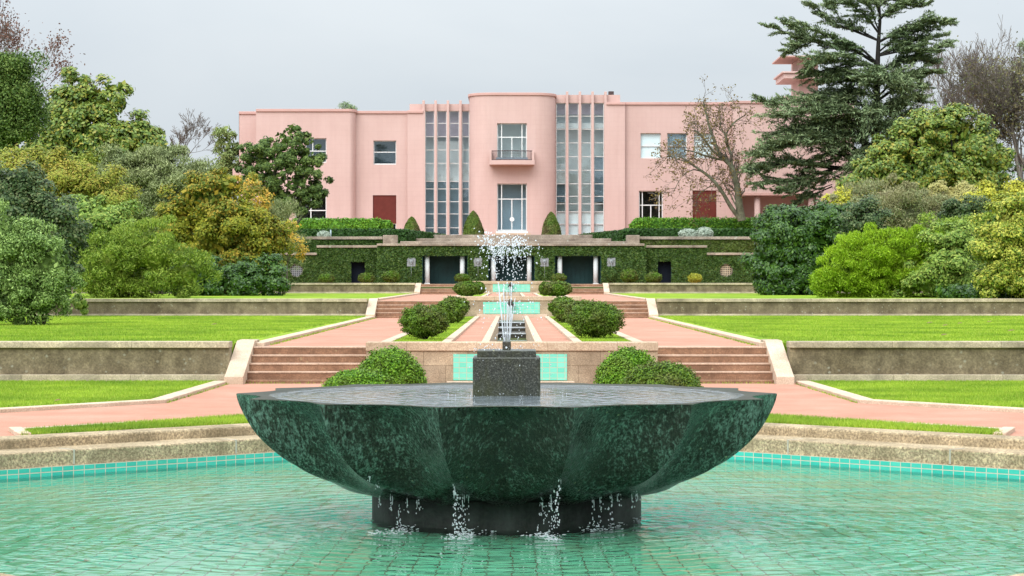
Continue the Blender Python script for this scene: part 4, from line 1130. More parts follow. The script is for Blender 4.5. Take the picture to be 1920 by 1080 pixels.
# far left, left wing and the recess beside the stair windows
facade(448, 482, 211, HB_, YA, []); coping(448, 482, 209, YA)
wallmb.box(PX(448,YA), PX(448,YA)+0.02, YA, YA+14, 4, PZ(211,YA))
winL1 = (573, 612, 259, 305); winL2 = (553, 612, 357, 412)
facade(480, 655, 206, HB_, YB, [winL1, winL2]); coping(480, 656, 204.3, YB)
side(480, 206, HB_, YB, YA)
# rounded end of the left wing
pts = [(PX(655,YB)+0.42*math.sin(a), YB+1.0*(1-math.cos(a))) for a in np.linspace(0, math.pi/2, 9)]
for (xa, ya), (xb, yb) in zip(pts[:-1], pts[1:]):
    wallmb.quad((xa,ya,4.5),(xb,yb,4.5),(xb,yb,PZ(206,YB)),(xa,ya,PZ(206,YB)))
trim = MB(); trim.prism([(PX(655,YB),YB-0.12)]+[(x+0.1*math.sin(a), y-0.1*math.cos(a)) for (x, y), a in zip(pts, np.linspace(0, math.pi/2, 9))]+[(PX(655,YB), YB+1.0)], PZ(209.3,YB), PZ(204.3,YB)); trim.build('roof_coping', MAT['pinktrim'], villa)
winM = (700, 743, 263.5, 308.5); shutM = (699, 743, 366, 432)
facade(656, 766, 210, HB_, YC, [winM, shutM]); coping(656, 766, 208, YC)
facade(764, 797, 208, HB_, YD, []); coping(764, 793.5, 207, YD); side(764, 208, HB_, YD, YC)
# taller blocks over the stair windows
for (a, b, top, gl, ribs, gaps, hb_) in (
    (768, 884, 195, (797, 880), (794.5, 817, 840, 863.5), ((797,814.6),(819.4,837.6),(842.4,861.2),(866,880)), (231,256,281,306,340,354,378,401,427)),
    (1037, 1162.7, 177.8, (1042.7, 1132.5), (1063.2, 1087.2, 1110.9, 1135), ((1042.7,1061),(1065.4,1085),(1089.4,1108.7),(1113.1,1132.6)), (217.6,242,267.7,293.6,319,344.5,368,382,397,420))):
    gt = 208 if a < 900 else 193
    facade(a, b, top, HB_, YE, [(gl[0], gl[1], gt, 441.5)])
    wallmb.box(PX(a,YE), PX(b,YE), YE+0.3, YE+6, PZ(gt-6,YE), PZ(top,YE)-0.002)
    rb = MB()
    for r_ in ribs: rb.box(PX(r_-2.3,YE), PX(r_+2.3,YE), YE-0.42, YE+0.12, 5.0, PZ(189 if a < 900 else 172.4, YE))
    rb.build('rib', MAT['pink'], villa, bevel=0.015)
    for gi, (g0, g1) in enumerate(gaps):
        window(g0, g1, gt, 441.5, YE, [], list(hb_), set_in=0.12, name='stair_window', fw=0.055, label='tall narrow stair window with many stacked panes')
    # the stairwell behind the glass: back wall, landing, balustrade, ceiling band, blinds
    st_ = MB(); x0, x1 = PX(gl[0]-1,YE), PX(gl[1]+1,YE); yb = YE+1.7
    Zf = lambda p: PZ(p, YE)
    st_.quad((x0,yb,4.8),(x1,yb,4.8),(x1,yb,Zf(gt-4)),(x0,yb,Zf(gt-4)))
    st_.quad((x0,YE+.3,4.8),(x0,yb,4.8),(x0,yb,Zf(gt-4)),(x0,YE+.3,Zf(gt-4))); st_.quad((x1,yb,4.8),(x1,YE+.3,4.8),(x1,YE+.3,Zf(gt-4)),(x1,yb,Zf(gt-4)))
    st_.quad((x0,YE+.3,5.2),(x1,YE+.3,5.2),(x1,yb,5.2),(x0,yb,5.2))
    st_.build('stairwell', MAT['room'], villa)
    if a < 900:
        l_ = MB(); l_.box(x0, x1, YE+0.45, yb, Zf(340), Zf(330)); l_.build('landing', MAT['white'], villa); l_ = MB(); l_.box(x0+0.9, x1-.5, YE+1.3, yb-0.05, Zf(304), Zf(262))
        l_.build('partition', MAT['white'], villa)
        l_ = MB(); l_.box(x0, x1, YE+0.45, YE+0.50, Zf(308), Zf(306.5))
        for i in range(34): xx = x0+(x1-x0)*(i+.5)/34; l_.box(xx-.03, xx+.03, YE+0.46, YE+0.49, Zf(330), Zf(308))
        l_.build('balustrade', MAT['white'], villa)
        l_ = MB(); l_.box(x0, x1, YE+0.5, YE+0.55, Zf(440), Zf(341)); l_.build('screen', MAT['slate'], villa)
        l_ = MB(); l_.box(x0, x1, YE+0.9, YE+0.95, Zf(256), Zf(gt)); l_.build('screen', MAT['purple'], villa)
    else:
        l_ = MB(); l_.box(x0, x1, YE+0.26, YE+0.29, Zf(441), Zf(397.5)); l_.build('blind', MAT['blind'], villa)
        l_ = MB(); l_.box(x0, PX(1062,YE), YE+0.45, YE+0.50, Zf(309), Zf(307))
        for i in range(9): xx = x0+(PX(1062,YE)-x0)*(i+.5)/9; l_.box(xx-.025, xx+.025, YE+0.46, YE+0.49, Zf(322), Zf(309))
        l_.build('balustrade', MAT['white'], villa)
        l_ = MB(); l_.box(x0, PX(1062,YE), YE+0.45, yb, Zf(344), Zf(322)); l_.build('landing', MAT['white'], villa); l_ = MB(); l_.box(x0, x1, YE+0.5, yb, Zf(240), Zf(230)); l_.build('landing', MAT['white'], villa)
        l_ = MB(); l_.box(x0, PX(1061,YE), YE+0.8, YE+0.86, Zf(378), Zf(345)); l_.build('screen', MAT['slate'], villa); l_ = MB(); l_.box(PX(1113,YE), x1, YE+0.8, YE+0.86, Zf(378), Zf(293)); l_.build('screen', MAT['slate'], villa)
        l_ = MB(); l_.box(x0, x1, YE+0.9, YE+0.95, Zf(213), Zf(193)); l_.build('screen', MAT['purple'], villa)
# central bow with rounded corners
RB = 1.7
xl, xr = PX(880,YF+RB), PX(1041,YF+RB)
arc = [(xl+RB-RB*math.cos(a), YF+RB-RB*math.sin(a)) for a in np.linspace(0, math.pi/2, 13)]
arc2 = [(xr-RB+RB*math.cos(a), YF+RB-RB*math.sin(a)) for a in np.linspace(math.pi/2, 0, 13)]
zt = PZ(176, YF)
bow = MB()
outl = [(xl, YE+0.2)] + arc; outr = arc2 + [(xr, YE+0.2)]
for L_ in (outl, outr):
    for (xa, ya), (xb, yb) in zip(L_[:-1], L_[1:]): bow.quad((xa,ya,4.5),(xb,yb,4.5),(xb,yb,zt),(xa,ya,zt))
doorU = (932, 988, 231, 303); doorD = (932, 988, 344, 434)
pl_, pr_ = 960+arc[-1][0]*F/YF, 960+arc2[0][0]*F/YF
facade(pl_, pr_, 176, HB_, YF, [doorU, doorD], 0.35, bow)
b_ = bow.build('bow_wall', MAT['pink'], villa)
poly = [(x-0.10*math.cos(a), y-0.10*math.sin(a)) for (x, y), a in zip(arc, np.linspace(0, math.pi/2, 13))] + [(x+0.10*math.cos(a), y-0.10*math.sin(a)) for (x, y), a in zip(arc2, np.linspace(math.pi/2, 0, 13))]
trim = MB(); trim.prism([(poly[0][0], YE+5)] + poly + [(poly[-1][0], YE+5)], zt-0.10, PZ(173.6, YF)); trim.build('roof_coping', MAT['pinktrim'], villa, bevel=0.02)
window(932, 988, 231, 303, YF, [940.5, 978.7, (959.7, 257, 303)], [257], 0.22, 'balcony_door', 0.07, MAT['room'], 2.2, label='upper glazed balcony door with white bars')
window(932, 988, 344, 433, YF, [940.5, 978.7, (959.7, 373, 433)], [373], 0.22, 'garden_door', 0.07, MAT['bluegrey'], 1.6, knob=True, label='tall glazed garden door with a white round plate')
mb = MB(); mb.box(PX(930,YF), PX(990,YF), YF-0.25, YF+0.34, PZ(437.5,YF), PZ(434,YF)); mb.build('door_sill', MAT['white'], villa, bevel=0.01)
mb = MB(); mb.box(PX(925,YF), PX(995,YF), YF-0.9, YF+0.3, 5.3, PZ(437.6,YF)); mb.build('door_step', MAT['granite_kerb'], villa, bevel=0.01)
# balcony
bal = MB(); Zf = lambda p: PZ(p, YF-1.3)
Xf = lambda p: PX(p, YF-1.3)
n9 = 13
front = [(Xf(919)+(Xf(1001)-Xf(919))*i/(n9-1), YF-1.12-0.22*math.sin(math.pi*i/(n9-1))) for i in range(n9)]
bal.prism([(Xf(917.5), YF+0.1)] + [(front[0][0]-0.06, front[0][1])] + front + [(front[-1][0]+0.06, front[-1][1])] + [(Xf(1001.8), YF+0.1)], Zf(308.5), Zf(300))
for x_ in (Xf(917.5), Xf(1001.8)-0.17): bal.box(x_, x_+0.17, YF-1.1, YF+0.1, Zf(300), Zf(282.5))
bobj = bal.build('balcony', MAT['pink'], villa, bevel=0.02)
rl = MB(); ins = [(x, y+0.1) for x, y in front[1:-1]]
ins = [(Xf(921.8), YF-1.03)] + [p for p in ins if Xf(922.5) < p[0] < Xf(997.5)] + [(Xf(998.2), YF-1.03)]
for z_ in (Zf(282.6), Zf(299.3)): rl.tube([(x, y, z_) for x, y in ins], 0.035, 5)
for i in range(41):
    f_ = i/40*(len(ins)-1); k_ = min(int(f_), len(ins)-2); u_ = f_-k_
    x_, y_ = ins[k_][0]*(1-u_)+ins[k_+1][0]*u_, ins[k_][1]*(1-u_)+ins[k_+1][1]*u_
    rl.box(x_-0.011, x_+0.011, y_-0.011, y_+0.011, Zf(299.3), Zf(282.6))
rl.build('railing', MAT['iron'], bobj)
mb = MB(); mb.box(Xf(930), Xf(990), YF-0.55, YF-0.4, Zf(300), Zf(294)); mb.build('planter', MAT['slate'], bobj)
# right wing
YI, YJ = 172.0, 170.6
win3 = [(1201, 1239, 249.5, 297), (1251, 1288, 249.5, 297), (1301, 1338, 249.5, 297)]
winR, shutR = (1198, 1243, 357.5, 432), (1298.5, 1343.5, 357, 432)
facade(1133, 1172, 193, HB_, YD, []); coping(1137, 1172, 191.5, YD); side(1171.5, 193, HB_, YD, YI)
facade(1171, 1376, 193, HB_, YI, win3+[winR, shutR]); coping(1171, 1376, 191.5, YI)
logg = (1385, 1531, 366, 446)
facade(1375, 1602, 191, HB_, YJ, [logg], 2.6); coping(1375, 1468, 189, YJ); coping(1467, 1604, 180.5, YJ, 8, 0.05); side(1375, 191, HB_, YJ, YI)
wallmb.box(PX(1602,YJ)-0.02, PX(1602,YJ), YJ, YJ+16, 4, PZ(191,YJ))
wallmb.quad((PX(1380,YJ),YJ+2.6,4.5),(PX(1535,YJ),YJ+2.6,4.5),(PX(1535,YJ),YJ+2.6,PZ(360,YJ)),(PX(1380,YJ),YJ+2.6,PZ(360,YJ)))
trim = MB(); trim.box(PX(1386,YJ), PX(1531,YJ), YJ-0.06, YJ+0.2, PZ(366.5,YJ), PZ(361,YJ)); trim.build('loggia_beam', MAT['pinktrim'], villa, bevel=0.02)
for px in (1420, 1521):
    mb = MB(); mb.cyl((PX(px,YJ+0.5), YJ+0.5), 0.225, 4.6, PZ(365,YJ), 24)
    c_ = mb.build('column', MAT['pink'], villa, smooth=False); c_.data.polygons.foreach_set('use_smooth', [len(p.vertices) == 4 for p in c_.data.polygons])
for i, wn_ in enumerate(win3):
    f = window(*wn_, YI, [], [273.5], 0.2, 'window', 0.06, label='upper window with a drawn white blind' if i != 1 else 'upper window with a blind half seen through branches')
    x0, x1 = PX(wn_[0],YI), PX(wn_[1],YI)
    mb = MB(); mb.box(x0+0.03, x1-0.03, YI+0.30, YI+0.33, PZ(297,YI), PZ(249.5,YI)); mb.build('blind', MAT['blind'] if i != 1 else MAT['slate'], f)
window(*winR[:3], 432, YI, [1204.6, 1236.2, (1220.5, 384.5, 432)], [384.5], 0.2, 'window', 0.07, MAT['iron'], 2.5, label='ground floor window with white bars and dark reflections')
def shutter(h, bottom, Y, nm):
    mb = MB(); z0, z1 = PZ(bottom,Y), PZ(h[2],Y); n_ = int((z1-z0)/0.055)
    x0, x1 = PX(h[0],Y)+0.01, PX(h[1],Y)-0.01
    for i in range(n_):
        za = z0+(z1-z0)*i/n_; mb.prism_x([(Y+0.12, za), (Y+0.10, za+(z1-z0)/n_*0.85), (Y+0.16, za+(z1-z0)/n_), (Y+0.16, za)], x0, x1)
    return tag(mb.build('roller_shutter', MAT['shutter'], villa), nm)
shutter(shutR, 432, YI, 'closed dark red roller shutter')
shutter(shutM, 419, YC, 'dark red roller shutter raised a little at the foot')
window(699, 743, 419, 432, YC, [728], [], 0.18, 'window', 0.06, MAT['slate'], 2.0, label='strip of window below the red shutter')
window(*winM, YC, [], [285], 0.2, 'window', 0.06, MAT['slate'], 2.4, label='small two pane window of the recessed left wall')
mb = MB(); x0 = PX(709,YC); mb.box(x0, PX(732,YC), YC+2.4, YC+2.5, PZ(307,YC), PZ(297,YC)); 
window(*winL1, YB, [586], [283], 0.2, 'window', 0.06, MAT['slate'], 2.4, label='upper window of the left wing partly behind the tree')
window(*winL2, YB, [582.5], [394.5], 0.2, 'window', 0.07, MAT['iron'], 2.4, label='dark ground floor window of the left wing')
# body, roof, side balcony, chimney box, belvedere
for (a, b, top, Y) in ((448, 482, 211, YA), (480, 655, 206, YB), (655, 768, 210, YC), (1160, 1376, 193, YI), (1375, 1602, 191, YJ)):
    wallmb.box(PX(a,Y), PX(b,Y), Y+3.6, Y+15, 4.4, PZ(top,Y)-0.02)
    wallmb.box(PX(a,Y)+0.03, PX(b,Y)-0.03, Y+0.4, Y+3.62, PZ(top+18,Y), PZ(top,Y)-0.03)
wallmb.box(xl+.3, xr-.3, YF+2.2, YE+9, PZ(205,YF), zt-0.01)
wallmb.build('wall', MAT['pink'], villa)
mb = MB(); mb.pbox(432, 449, 342, 346, YA, 1.6); mb.pbox(436, 449, 316, 342, YA, 1.5); mb.build('side_balcony', MAT['pink'], villa, bevel=0.02)
mb = MB(); mb.pbox(1141, 1151, 171, 177.5, YE+1, 0.6); mb.build('roof_vent', MAT['iron'], villa, bevel=0.02)
bel = MB(); Yb = YJ+1.0
bel.box(PX(1497.5,Yb+1.5), PX(1534,Yb+1.5), Yb+1.5, Yb+6.2, PZ(195,Yb), PZ(104,Yb))
bel.build('belvedere', MAT['pink'], villa, bevel=0.02)
mb = MB(); mb.box(PX(1463.5,Yb), PX(1560,Yb), Yb, Yb+5.6, PZ(107,Yb), PZ(104,Yb)); mb.build('belvedere_roof', MAT['pinktrim'], villa, bevel=0.02)
mb = MB(); mb.box(PX(1470,Yb), PX(1562,Yb), Yb, Yb+5.4, PZ(147,Yb), PZ(137.2,Yb)); mb.box(PX(1466,Yb), PX(1564,Yb), Yb-0.15, Yb+5.6, PZ(137.2,Yb), PZ(134,Yb)); mb.build('belvedere_slab', MAT['pink'], villa, bevel=0.02)
sheet('terrace_paving', [(-60, 156.4), (70, 156.4), (70, 190), (-60, 190)], 4.9, Z5, MAT['gravel'])
# ------------------------------------------------------------------ ivy-clad garden pavilion
MAT['ivybase'] = mat_plain('ivy_stems', (0.05,0.08,0.022), 0.95, 0.1, 0.4, 3.0, 0.4)
MAT['teal'] = mat_plain('dark_teal_paint', (0.010,0.055,0.055), 0.55, 0.3, 0.25, 1.2, 0.05)
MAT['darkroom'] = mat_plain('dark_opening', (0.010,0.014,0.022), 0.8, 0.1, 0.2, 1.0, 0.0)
MAT['column'] = mat_stone('white_lime_column', (0.60,0.63,0.63), (0.70,0.73,0.73), (0.40,0.40,0.36), 0.35, 30, stain_scale=1.5, speck_contrast=0.15)
MAT['lead'] = mat_stone('grey_stone_plaque', (0.22,0.23,0.24), (0.32,0.33,0.33), (0.12,0.12,0.12), 0.5, 25, speck_contrast=0.2)

def carpet(name, parent, rects, holes, Y, n, mat, L, W, seed, out=0.10, kw=None):
    rng = np.random.default_rng(seed)
    ar = np.array([(r[1]-r[0])*(r[3]-r[2]) for r in rects], float)
    ii = rng.choice(len(rects), n, p=ar/ar.sum()); r = np.array(rects, float)[ii]
    px = rng.uniform(r[:,0], r[:,1]); py = rng.uniform(r[:,2], r[:,3])
    ok = np.ones(n, bool)
    for h in holes:
        if len(h) == 4: ok &= ~((px > h[0]) & (px < h[1]) & (py > h[2]) & (py < h[3]))
        else: ok &= np.hypot(px-h[0], py-h[1]) > h[2]
    px, py = px[ok], py[ok]; n = len(px)
    dep = np.full(n, Y) - 0.02 - out*rng.random(n)**1.5
    # undulating surface of the growth
    dep -= 0.03*np.sin(px*0.11+py*0.07)*np.sin(px*0.043-py*0.15)
    c = np.stack([(px-960)/F*Y, dep, EYE-(py-540)/F*Y], 1)
    nrm = unit(np.array([0,-0.9,0.35]) + rng.normal(size=(n,3))*0.5)
    a, s = leaf_frames(rng, nrm, L, W, 0.5)
    me = quads_mesh(name, c, a, s)
    return link_mesh(name, me, mat, parent)

YP = 141.0
pav = thing('ivy_pavilion', 'long low garden pavilion clothed in clipped ivy with white columns', 'pavilion', (0, YP, Z4))
DB = 533.0
bays = ((791, 877.5), (915, 1003), (1039.5, 1127.5))
def wall_holes(mb, px0, px1, py0, py1, Y, holes, depth):
    xs = sorted({px0, px1, *[h[0] for h in holes], *[h[1] for h in holes]}); ys = sorted({py0, py1, *[h[2] for h in holes], *[h[3] for h in holes]})
    for i in range(len(xs)-1):
        for j in range(len(ys)-1):
            mx_, my_ = (xs[i]+xs[i+1])/2, (ys[j]+ys[j+1])/2
            if any(h[0] < mx_ < h[1] and h[2] < my_ < h[3] for h in holes): continue
            mb.pbox(xs[i], xs[i+1], ys[j], ys[j+1], Y, depth)
mb = MB(); wall_holes(mb, 709, 1208.5, 461, DB+2, YP+0.05, [(a, b, 479, DB+2) for a, b in bays], 0.7)
mb.box(PX(709,YP), PX(1208.5,YP), YP+2.6, YP+5, 1.8, PZ(461,YP)); mb.box(PX(709,YP), PX(1208.5,YP), YP+0.75, YP+2.6, PZ(474,YP), PZ(461,YP))
mb.build('wall', MAT['ivybase'], pav)
mb = MB(); mb.pbox(706.5, 1208.5, 456.6, 461, YP-0.22, 5.0); mb.build('coping', MAT['coping_lichen'], pav, bevel=0.02)
holes = [(a-0.5, b+0.5, 478.5, 540) for a, b in bays] + [(763,779.5,483,500.5), (888,904,484,500), (1012.5,1029,484,500), (1138,1153.5,483,500)]
carpet('ivy', pav, [(708, 1210, 460.5, 531.5)], holes, YP, 46000, LF['ivy'], 0.17, 0.12, 5)
for bi, (a, b) in enumerate(bays):
    Yc = YP+0.35
    mb = MB(); mb.pbox(a, b, 476, DB, YP+1.75, 0.1); 
    w_ = (b-a)/11
    for i in range(12): mb.pbox(a+w_*i-0.25, a+w_*i+0.25, 479, DB, YP+1.71, 0.05)
    mb.build('plank_door', MAT['teal'], pav)
    mb = MB(); mb.pbox(a, b, 477.6, 480.2, YP-0.02, 0.5); mb.pbox(a, a+1.3, 480.2, DB, YP-0.02, 0.5); mb.pbox(b-1.3, b, 480.2, DB, YP-0.02, 0.5); mb.build('opening_frame', MAT['teal'], pav)
    for px in ((a+10, b-10.5)):
        mb = MB(); x = PX(px, Yc); mb.cyl((x, Yc), 0.15, 2.0, PZ(479,Yc), 20); mb.box(x-0.17, x+0.17, Yc-0.17, Yc+0.17, 2.0, 2.13)
        c_ = mb.build('column', MAT['column'], pav)
        c_.data.polygons.foreach_set('use_smooth', [len(p.vertices) == 4 and abs(p.normal.z) < 0.1 and i < 22 for i, p in enumerate(c_.data.polygons)])
for px in (771.3, 896.3, 1020.8, 1145.8):
    mb = MB(); x = PX(px, YP); z = PZ(491.5, YP)
    mb.box(x-0.265, x+0.265, YP-0.12, YP+0.1, z-0.27, z+0.27)
    pl_ = mb.build('plaque', MAT['lead'], pav, bevel=0.015)
    mb = MB(); mb.ellip((x, YP-0.16, z+0.03), (0.12, 0.12, 0.13), 14, 9, 0.15, 2, 3); mb.ellip((x-0.09, YP-0.14, z+0.1), (0.045, 0.04, 0.06), 8, 5); mb.ellip((x+0.09, YP-0.14, z+0.1), (0.045, 0.04, 0.06), 8, 5)
    mb.ellip((x, YP-0.24, z-0.06), (0.075, 0.07, 0.06), 10, 6); mb.build('mask', MAT['lead'], pl_, smooth=True)
    mb = MB(); mb.ellip((x, YP-0.285, z+0.0), (0.04, 0.03, 0.035), 8, 6); mb.build('mouth', MAT['darkroom'], pl_)
    mb = MB(); mb.tube([(x, YP-0.30, z-0.03), (x, YP-0.36, z-0.12), (x+0.005, YP-0.38, z-0.6), (x, YP-0.39, z-0.95)], [0.008, 0.006, 0.004, 0.003], 5); mb.build('falling_water', MAT['whitewater'], pl_, smooth=True)

YS = 141.9
for sg, sd, xa, xb, xc, door, rw, n_ in ((-1, 'left', 517, 594, 709, (657, 686, 490, 529), (556, 507), 0), (1, 'right', 1420, 1325.5, 1209, (1232, 1260, 489, 529), (1361, 507), 1)):
    lo, hi = min(xa, xc), max(xa, xc)
    root = thing('ivy_wall', f'stepped ivy covered wing with dark doorway and round grille, {sd} of the pavilion', 'garden wall', (PX((lo+hi)/2, YS), YS, Z4), 'ivy wings of the pavilion')
    up = (min(xb, xc), max(xb, xc)); dn = (min(xa, xb), max(xa, xb))
    mb = MB()
    wall_holes(mb, up[0], up[1], 464, DB, YS+0.05, [(*door[:3], DB)], 0.6)
    wall_holes(mb, dn[0], dn[1], 478, DB, YS+0.05, [(rw[0]-12, rw[0]+12, rw[1]-12, rw[1]+12)], 0.6)
    mb.box(PX(lo, YS), PX(hi, YS), YS+1.6, YS+2.6, 1.8, PZ(478, YS))
    mb.build('wall', MAT['ivybase'], root)
    mb = MB(); mb.pbox(up[0]-0.5, up[1]-(0 if sg < 0 else -0.5), 460, 464.4, YS-0.2, 1.0); mb.build('coping', MAT['coping_lichen'], root, bevel=0.02)
    mb = MB(); mb.pbox(dn[0], dn[1], 473.8, 478.2, YS-0.2, 1.0); mb.build('coping', MAT['coping_lichen'], root, bevel=0.02)
    carpet('ivy', root, [(*up, 464, 531.5), (*dn, 478, 531.5)], [(door[0], door[1], door[2], 540), (rw[0], rw[1], 12.6)], YS, 30000, LF['ivy'], 0.17, 0.12, 8+sg)
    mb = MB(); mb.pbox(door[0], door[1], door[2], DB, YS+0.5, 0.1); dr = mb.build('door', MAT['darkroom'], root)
    mb = MB(); mb.pbox(door[0]-0.3 if sg < 0 else door[1]-1.0, door[0]+1.0 if sg < 0 else door[1]+0.3, door[2], DB, YS-0.05, 0.5); mb.build('door_jamb', MAT['teal'], dr)
    # round window: stone ring with a grille of square bars
    cx_, cz_ = PX(rw[0], YS), PZ(rw[1], YS); r_ = M(12.2, YS)
    mb = MB(); n__ = 32
    v = []
    for rr, yy in ((r_*0.93, YS-0.1), (r_*1.06, YS-0.1), (r_*1.06, YS+0.3), (r_*0.93, YS+0.3)):
        v += [(cx_+rr*math.cos(2*math.pi*i/n__), yy, cz_+rr*math.sin(2*math.pi*i/n__)) for i in range(n__)]
    mb.add(v, [(q*n__+i, q*n__+(i+1)%n__, ((q+1)%4)*n__+(i+1)%n__, ((q+1)%4)*n__+i) for q in range(4) for i in range(n__)])
    rwin = mb.build('round_window', MAT['bark_grey'], root)
    mb = MB(); st_ = r_*2/6
    for i in range(-3, 4):
        d_ = i*st_*0.86
        if abs(d_) < r_*0.95:
            h_ = math.sqrt((r_*0.95)**2-d_*d_)
            mb.box(cx_+d_-0.024, cx_+d_+0.024, YS-0.02, YS+0.05, cz_-h_, cz_+h_); mb.box(cx_-h_, cx_+h_, YS-0.024, YS+0.046, cz_+d_-0.024, cz_+d_+0.024)
    mb.build('grille', MAT['lead'] if sg < 0 else MAT['coping_old'], rwin)
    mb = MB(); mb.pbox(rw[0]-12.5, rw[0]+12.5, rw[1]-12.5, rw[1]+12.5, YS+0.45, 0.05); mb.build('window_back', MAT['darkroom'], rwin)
    # higher ivy wall behind, with its stone pier
    YU = 145.0
    ua, ub = (530, 717) if sg < 0 else (1200, 1425)
    root = thing('ivy_wall', f'upper ivy wall with grey stone coping behind the {sd} wing' if sg < 0 else 'upper browning ivy wall with grey stone coping behind the right wing', 'garden wall', (PX((ua+ub)/2, YU), YU, 4), 'upper ivy walls')
    mb = MB(); mb.pbox(ua, ub, 449, 500, YU+0.05, 0.8); mb.build('wall', MAT['ivybase'], root)
    mb = MB(); mb.pbox(ua, ub, 443.6, 449, YU-0.22, 1.2); mb.build('coping', MAT['coping_lichen'], root, bevel=0.02)
    carpet('ivy', root, [(ua, ub, 448.5, 482)], [], YU, 13000, LF['ivy'] if sg < 0 else LF['ivybrown'], 0.18, 0.13, 18+sg)
    mb = MB(); mb.pbox(718 if sg < 0 else 1175, 744.5 if sg < 0 else 1199.5, 440.8, 470, 144.0, 1.1)
    tag(mb.build('stone_pier', MAT['coping_lichen'], bevel=0.03), f'square lichened stone block at the {sd} end of the pavilion roof', 'stone pier', 'stone piers on the pavilion roof')

# broad steps between the pavilion roof and the house
stp = thing('terrace_steps', 'broad pale stone steps rising from the pavilion roof to the villa', 'steps', (0, 150, 4.5))
for (ya, yb, z_, xa, xb) in ((145.9, 150.2, PZ(452.4,145.9), 752, 1172), (150.0, 156.1, PZ(447,150), 775, 1150), (156.0, 160, Z5+0.012, 790, 1135)):
    mb = MB(); mb.box(PX(xa,147), PX(xb,147), ya, yb, 4.2, z_); mb.build('step', MAT['coping_lichen'], stp, bevel=0.02)

# ------------------------------------------------------------------ hedges
def box_leaves(name, parent, boxes, n, mat, L, W, seed, rough=0.10):
    """clipped hedge: leaves over the front, top and ends of boxes given as plan quads (4 points, z0, z1)"""
    rng = np.random.default_rng(seed); cs, ns = [], []
    ex = MB()
    for quad, z0, z1 in boxes:
        q = np.array(quad, float); ctr = q.mean(0)
        per = [np.linalg.norm(q[(i+1)%4]-q[i]) for i in range(4)]
        side = sum(per)*(z1-z0); topa = per[0]*per[1]
        m = n//len(boxes); mt = int(m*topa/(topa+side)); ms = m-mt
        e = rng.choice(4, ms, p=np.array(per)/sum(per)); f_ = rng.random((ms,1))
        p = q[e]*(1-f_)+q[(e+1)%4]*f_
        d = q[(e+1)%4]-q[e]; nn = np.stack([d[:,1], -d[:,0]],1); nn /= np.linalg.norm(nn,axis=1,keepdims=True)
        nn *= np.sign(((p-ctr)*nn).sum(1,keepdims=True))
        p = p + nn*(rng.random((ms,1))-0.55)*rough*2
        cs.append(np.concatenate([p, rng.uniform(z0, z1, (ms,1))],1)); ns.append(np.concatenate([nn, np.full((ms,1),0.3)],1))
        u, v = rng.random((mt,1)), rng.random((mt,1))
        p = (q[0]*(1-u)+q[1]*u)*(1-v)+(q[3]*(1-u)+q[2]*u)*v
        cs.append(np.concatenate([p, z1+(rng.random((mt,1))-0.5)*rough*1.6],1)); ns.append(np.tile([0,-0.2,1.0],(mt,1)))
        k = 0.93; ex.prism([tuple(ctr+(a-ctr)*k) for a in q], z0, z1-0.08)
    c = np.concatenate(cs); nr = unit(np.concatenate(ns)+rng.normal(size=c.shape)*0.55)
    c += nr*rng.normal(size=(len(c),1))*rough*0.35
    a, s = leaf_frames(rng, nr, L, W)
    return link_mesh(name, quads_mesh(name, c, a, s, ex), mat, parent)
def hedge(label, quads, n, mat, L, W, seed, group, rough=0.1):
    q0 = np.array(quads[0][0]).mean(0)
    root = thing('clipped_hedge', label, 'hedge', (q0[0], q0[1], quads[0][1]), group)
    box_leaves('foliage', root, quads, n, mat, L, W, seed, rough); return root
def pq(px0, px1, Y, d): return [(PX(px0,Y),Y), (PX(px1,Y),Y), (PX(px1,Y),Y+d), (PX(px0,Y),Y+d)]
hedge('low dark green clipped hedge above the left ivy wall', [(pq(525,763,147,1.3), 4.4, PZ(431.6,147))], 9000, LF['hedgedark'], 0.15, 0.10, 61, 'dark low hedges')
hedge('low dark green clipped hedge above the browning ivy wall on the right', [(pq(1169,1430,147,1.3), 4.4, PZ(430.8,147))], 9500, LF['hedgedark'], 0.15, 0.10, 62, 'dark low hedges')
for sg, sd, a0, b0 in ((-1, 'left', 763, 838), (1, 'right', 1169, 1082)):
    A, B = (PX(a0,147.2),147.2), (PX(b0,161),161)
    hedge(f'low clipped hedge running back to the villa along the {sd} of the broad steps', [([A, B, (B[0]+sg*0.9,B[1]), (A[0]+sg*0.9,A[1])], 4.6, PZ(431.8,147.2))], 6000, LF['hedgedark'], 0.14, 0.10, 63+sg, 'hedges flanking the broad steps', 0.07)
    mb = MB(); C = (A[0]+sg*0.45, A[1]); zc = PZ(431.8,147.2)+0.04
    mb.prism([(A[0]+sg*0.25, A[1]+.3), (B[0]+sg*0.25, B[1]), (B[0]+sg*0.55, B[1]), (A[0]+sg*0.55, A[1]+.3)], zc-0.06, zc+0.06)
    tag(mb.build('stone_kerb', MAT['coping_lichen']), f'grey stone edging along the hedge {sd} of the broad steps', 'kerb', 'stone edging on the hedges')
hedge('taller bright green clipped hedge before the left wing of the villa', [(pq(548,712,163,1.6), 5.2, PZ(413,163)), (pq(708,731,163.3,1.2), 5.2, PZ(417.5,163))], 15000, LF['hedge'], 0.16, 0.11, 65, 'bright tall hedges', 0.16)
hedge('taller bright green clipped hedge before the right wing of the villa', [(pq(1192,1445,163,1.6), 5.2, PZ(411.5,163)), (pq(1185.5,1200,163.2,1.2), 5.2, PZ(420,163))], 17000, LF['hedge'], 0.16, 0.11, 66, 'bright tall hedges', 0.16)
mb = MB(); mb.pbox(618.6, 621.2, 431, 446, 146.2, 0.09)
tag(mb.build('post', mat_plain('pale_blue_paint', (0.42,0.52,0.56), 0.5), bevel=0.01), 'slim pale blue post before the dark hedge on the left', 'post')

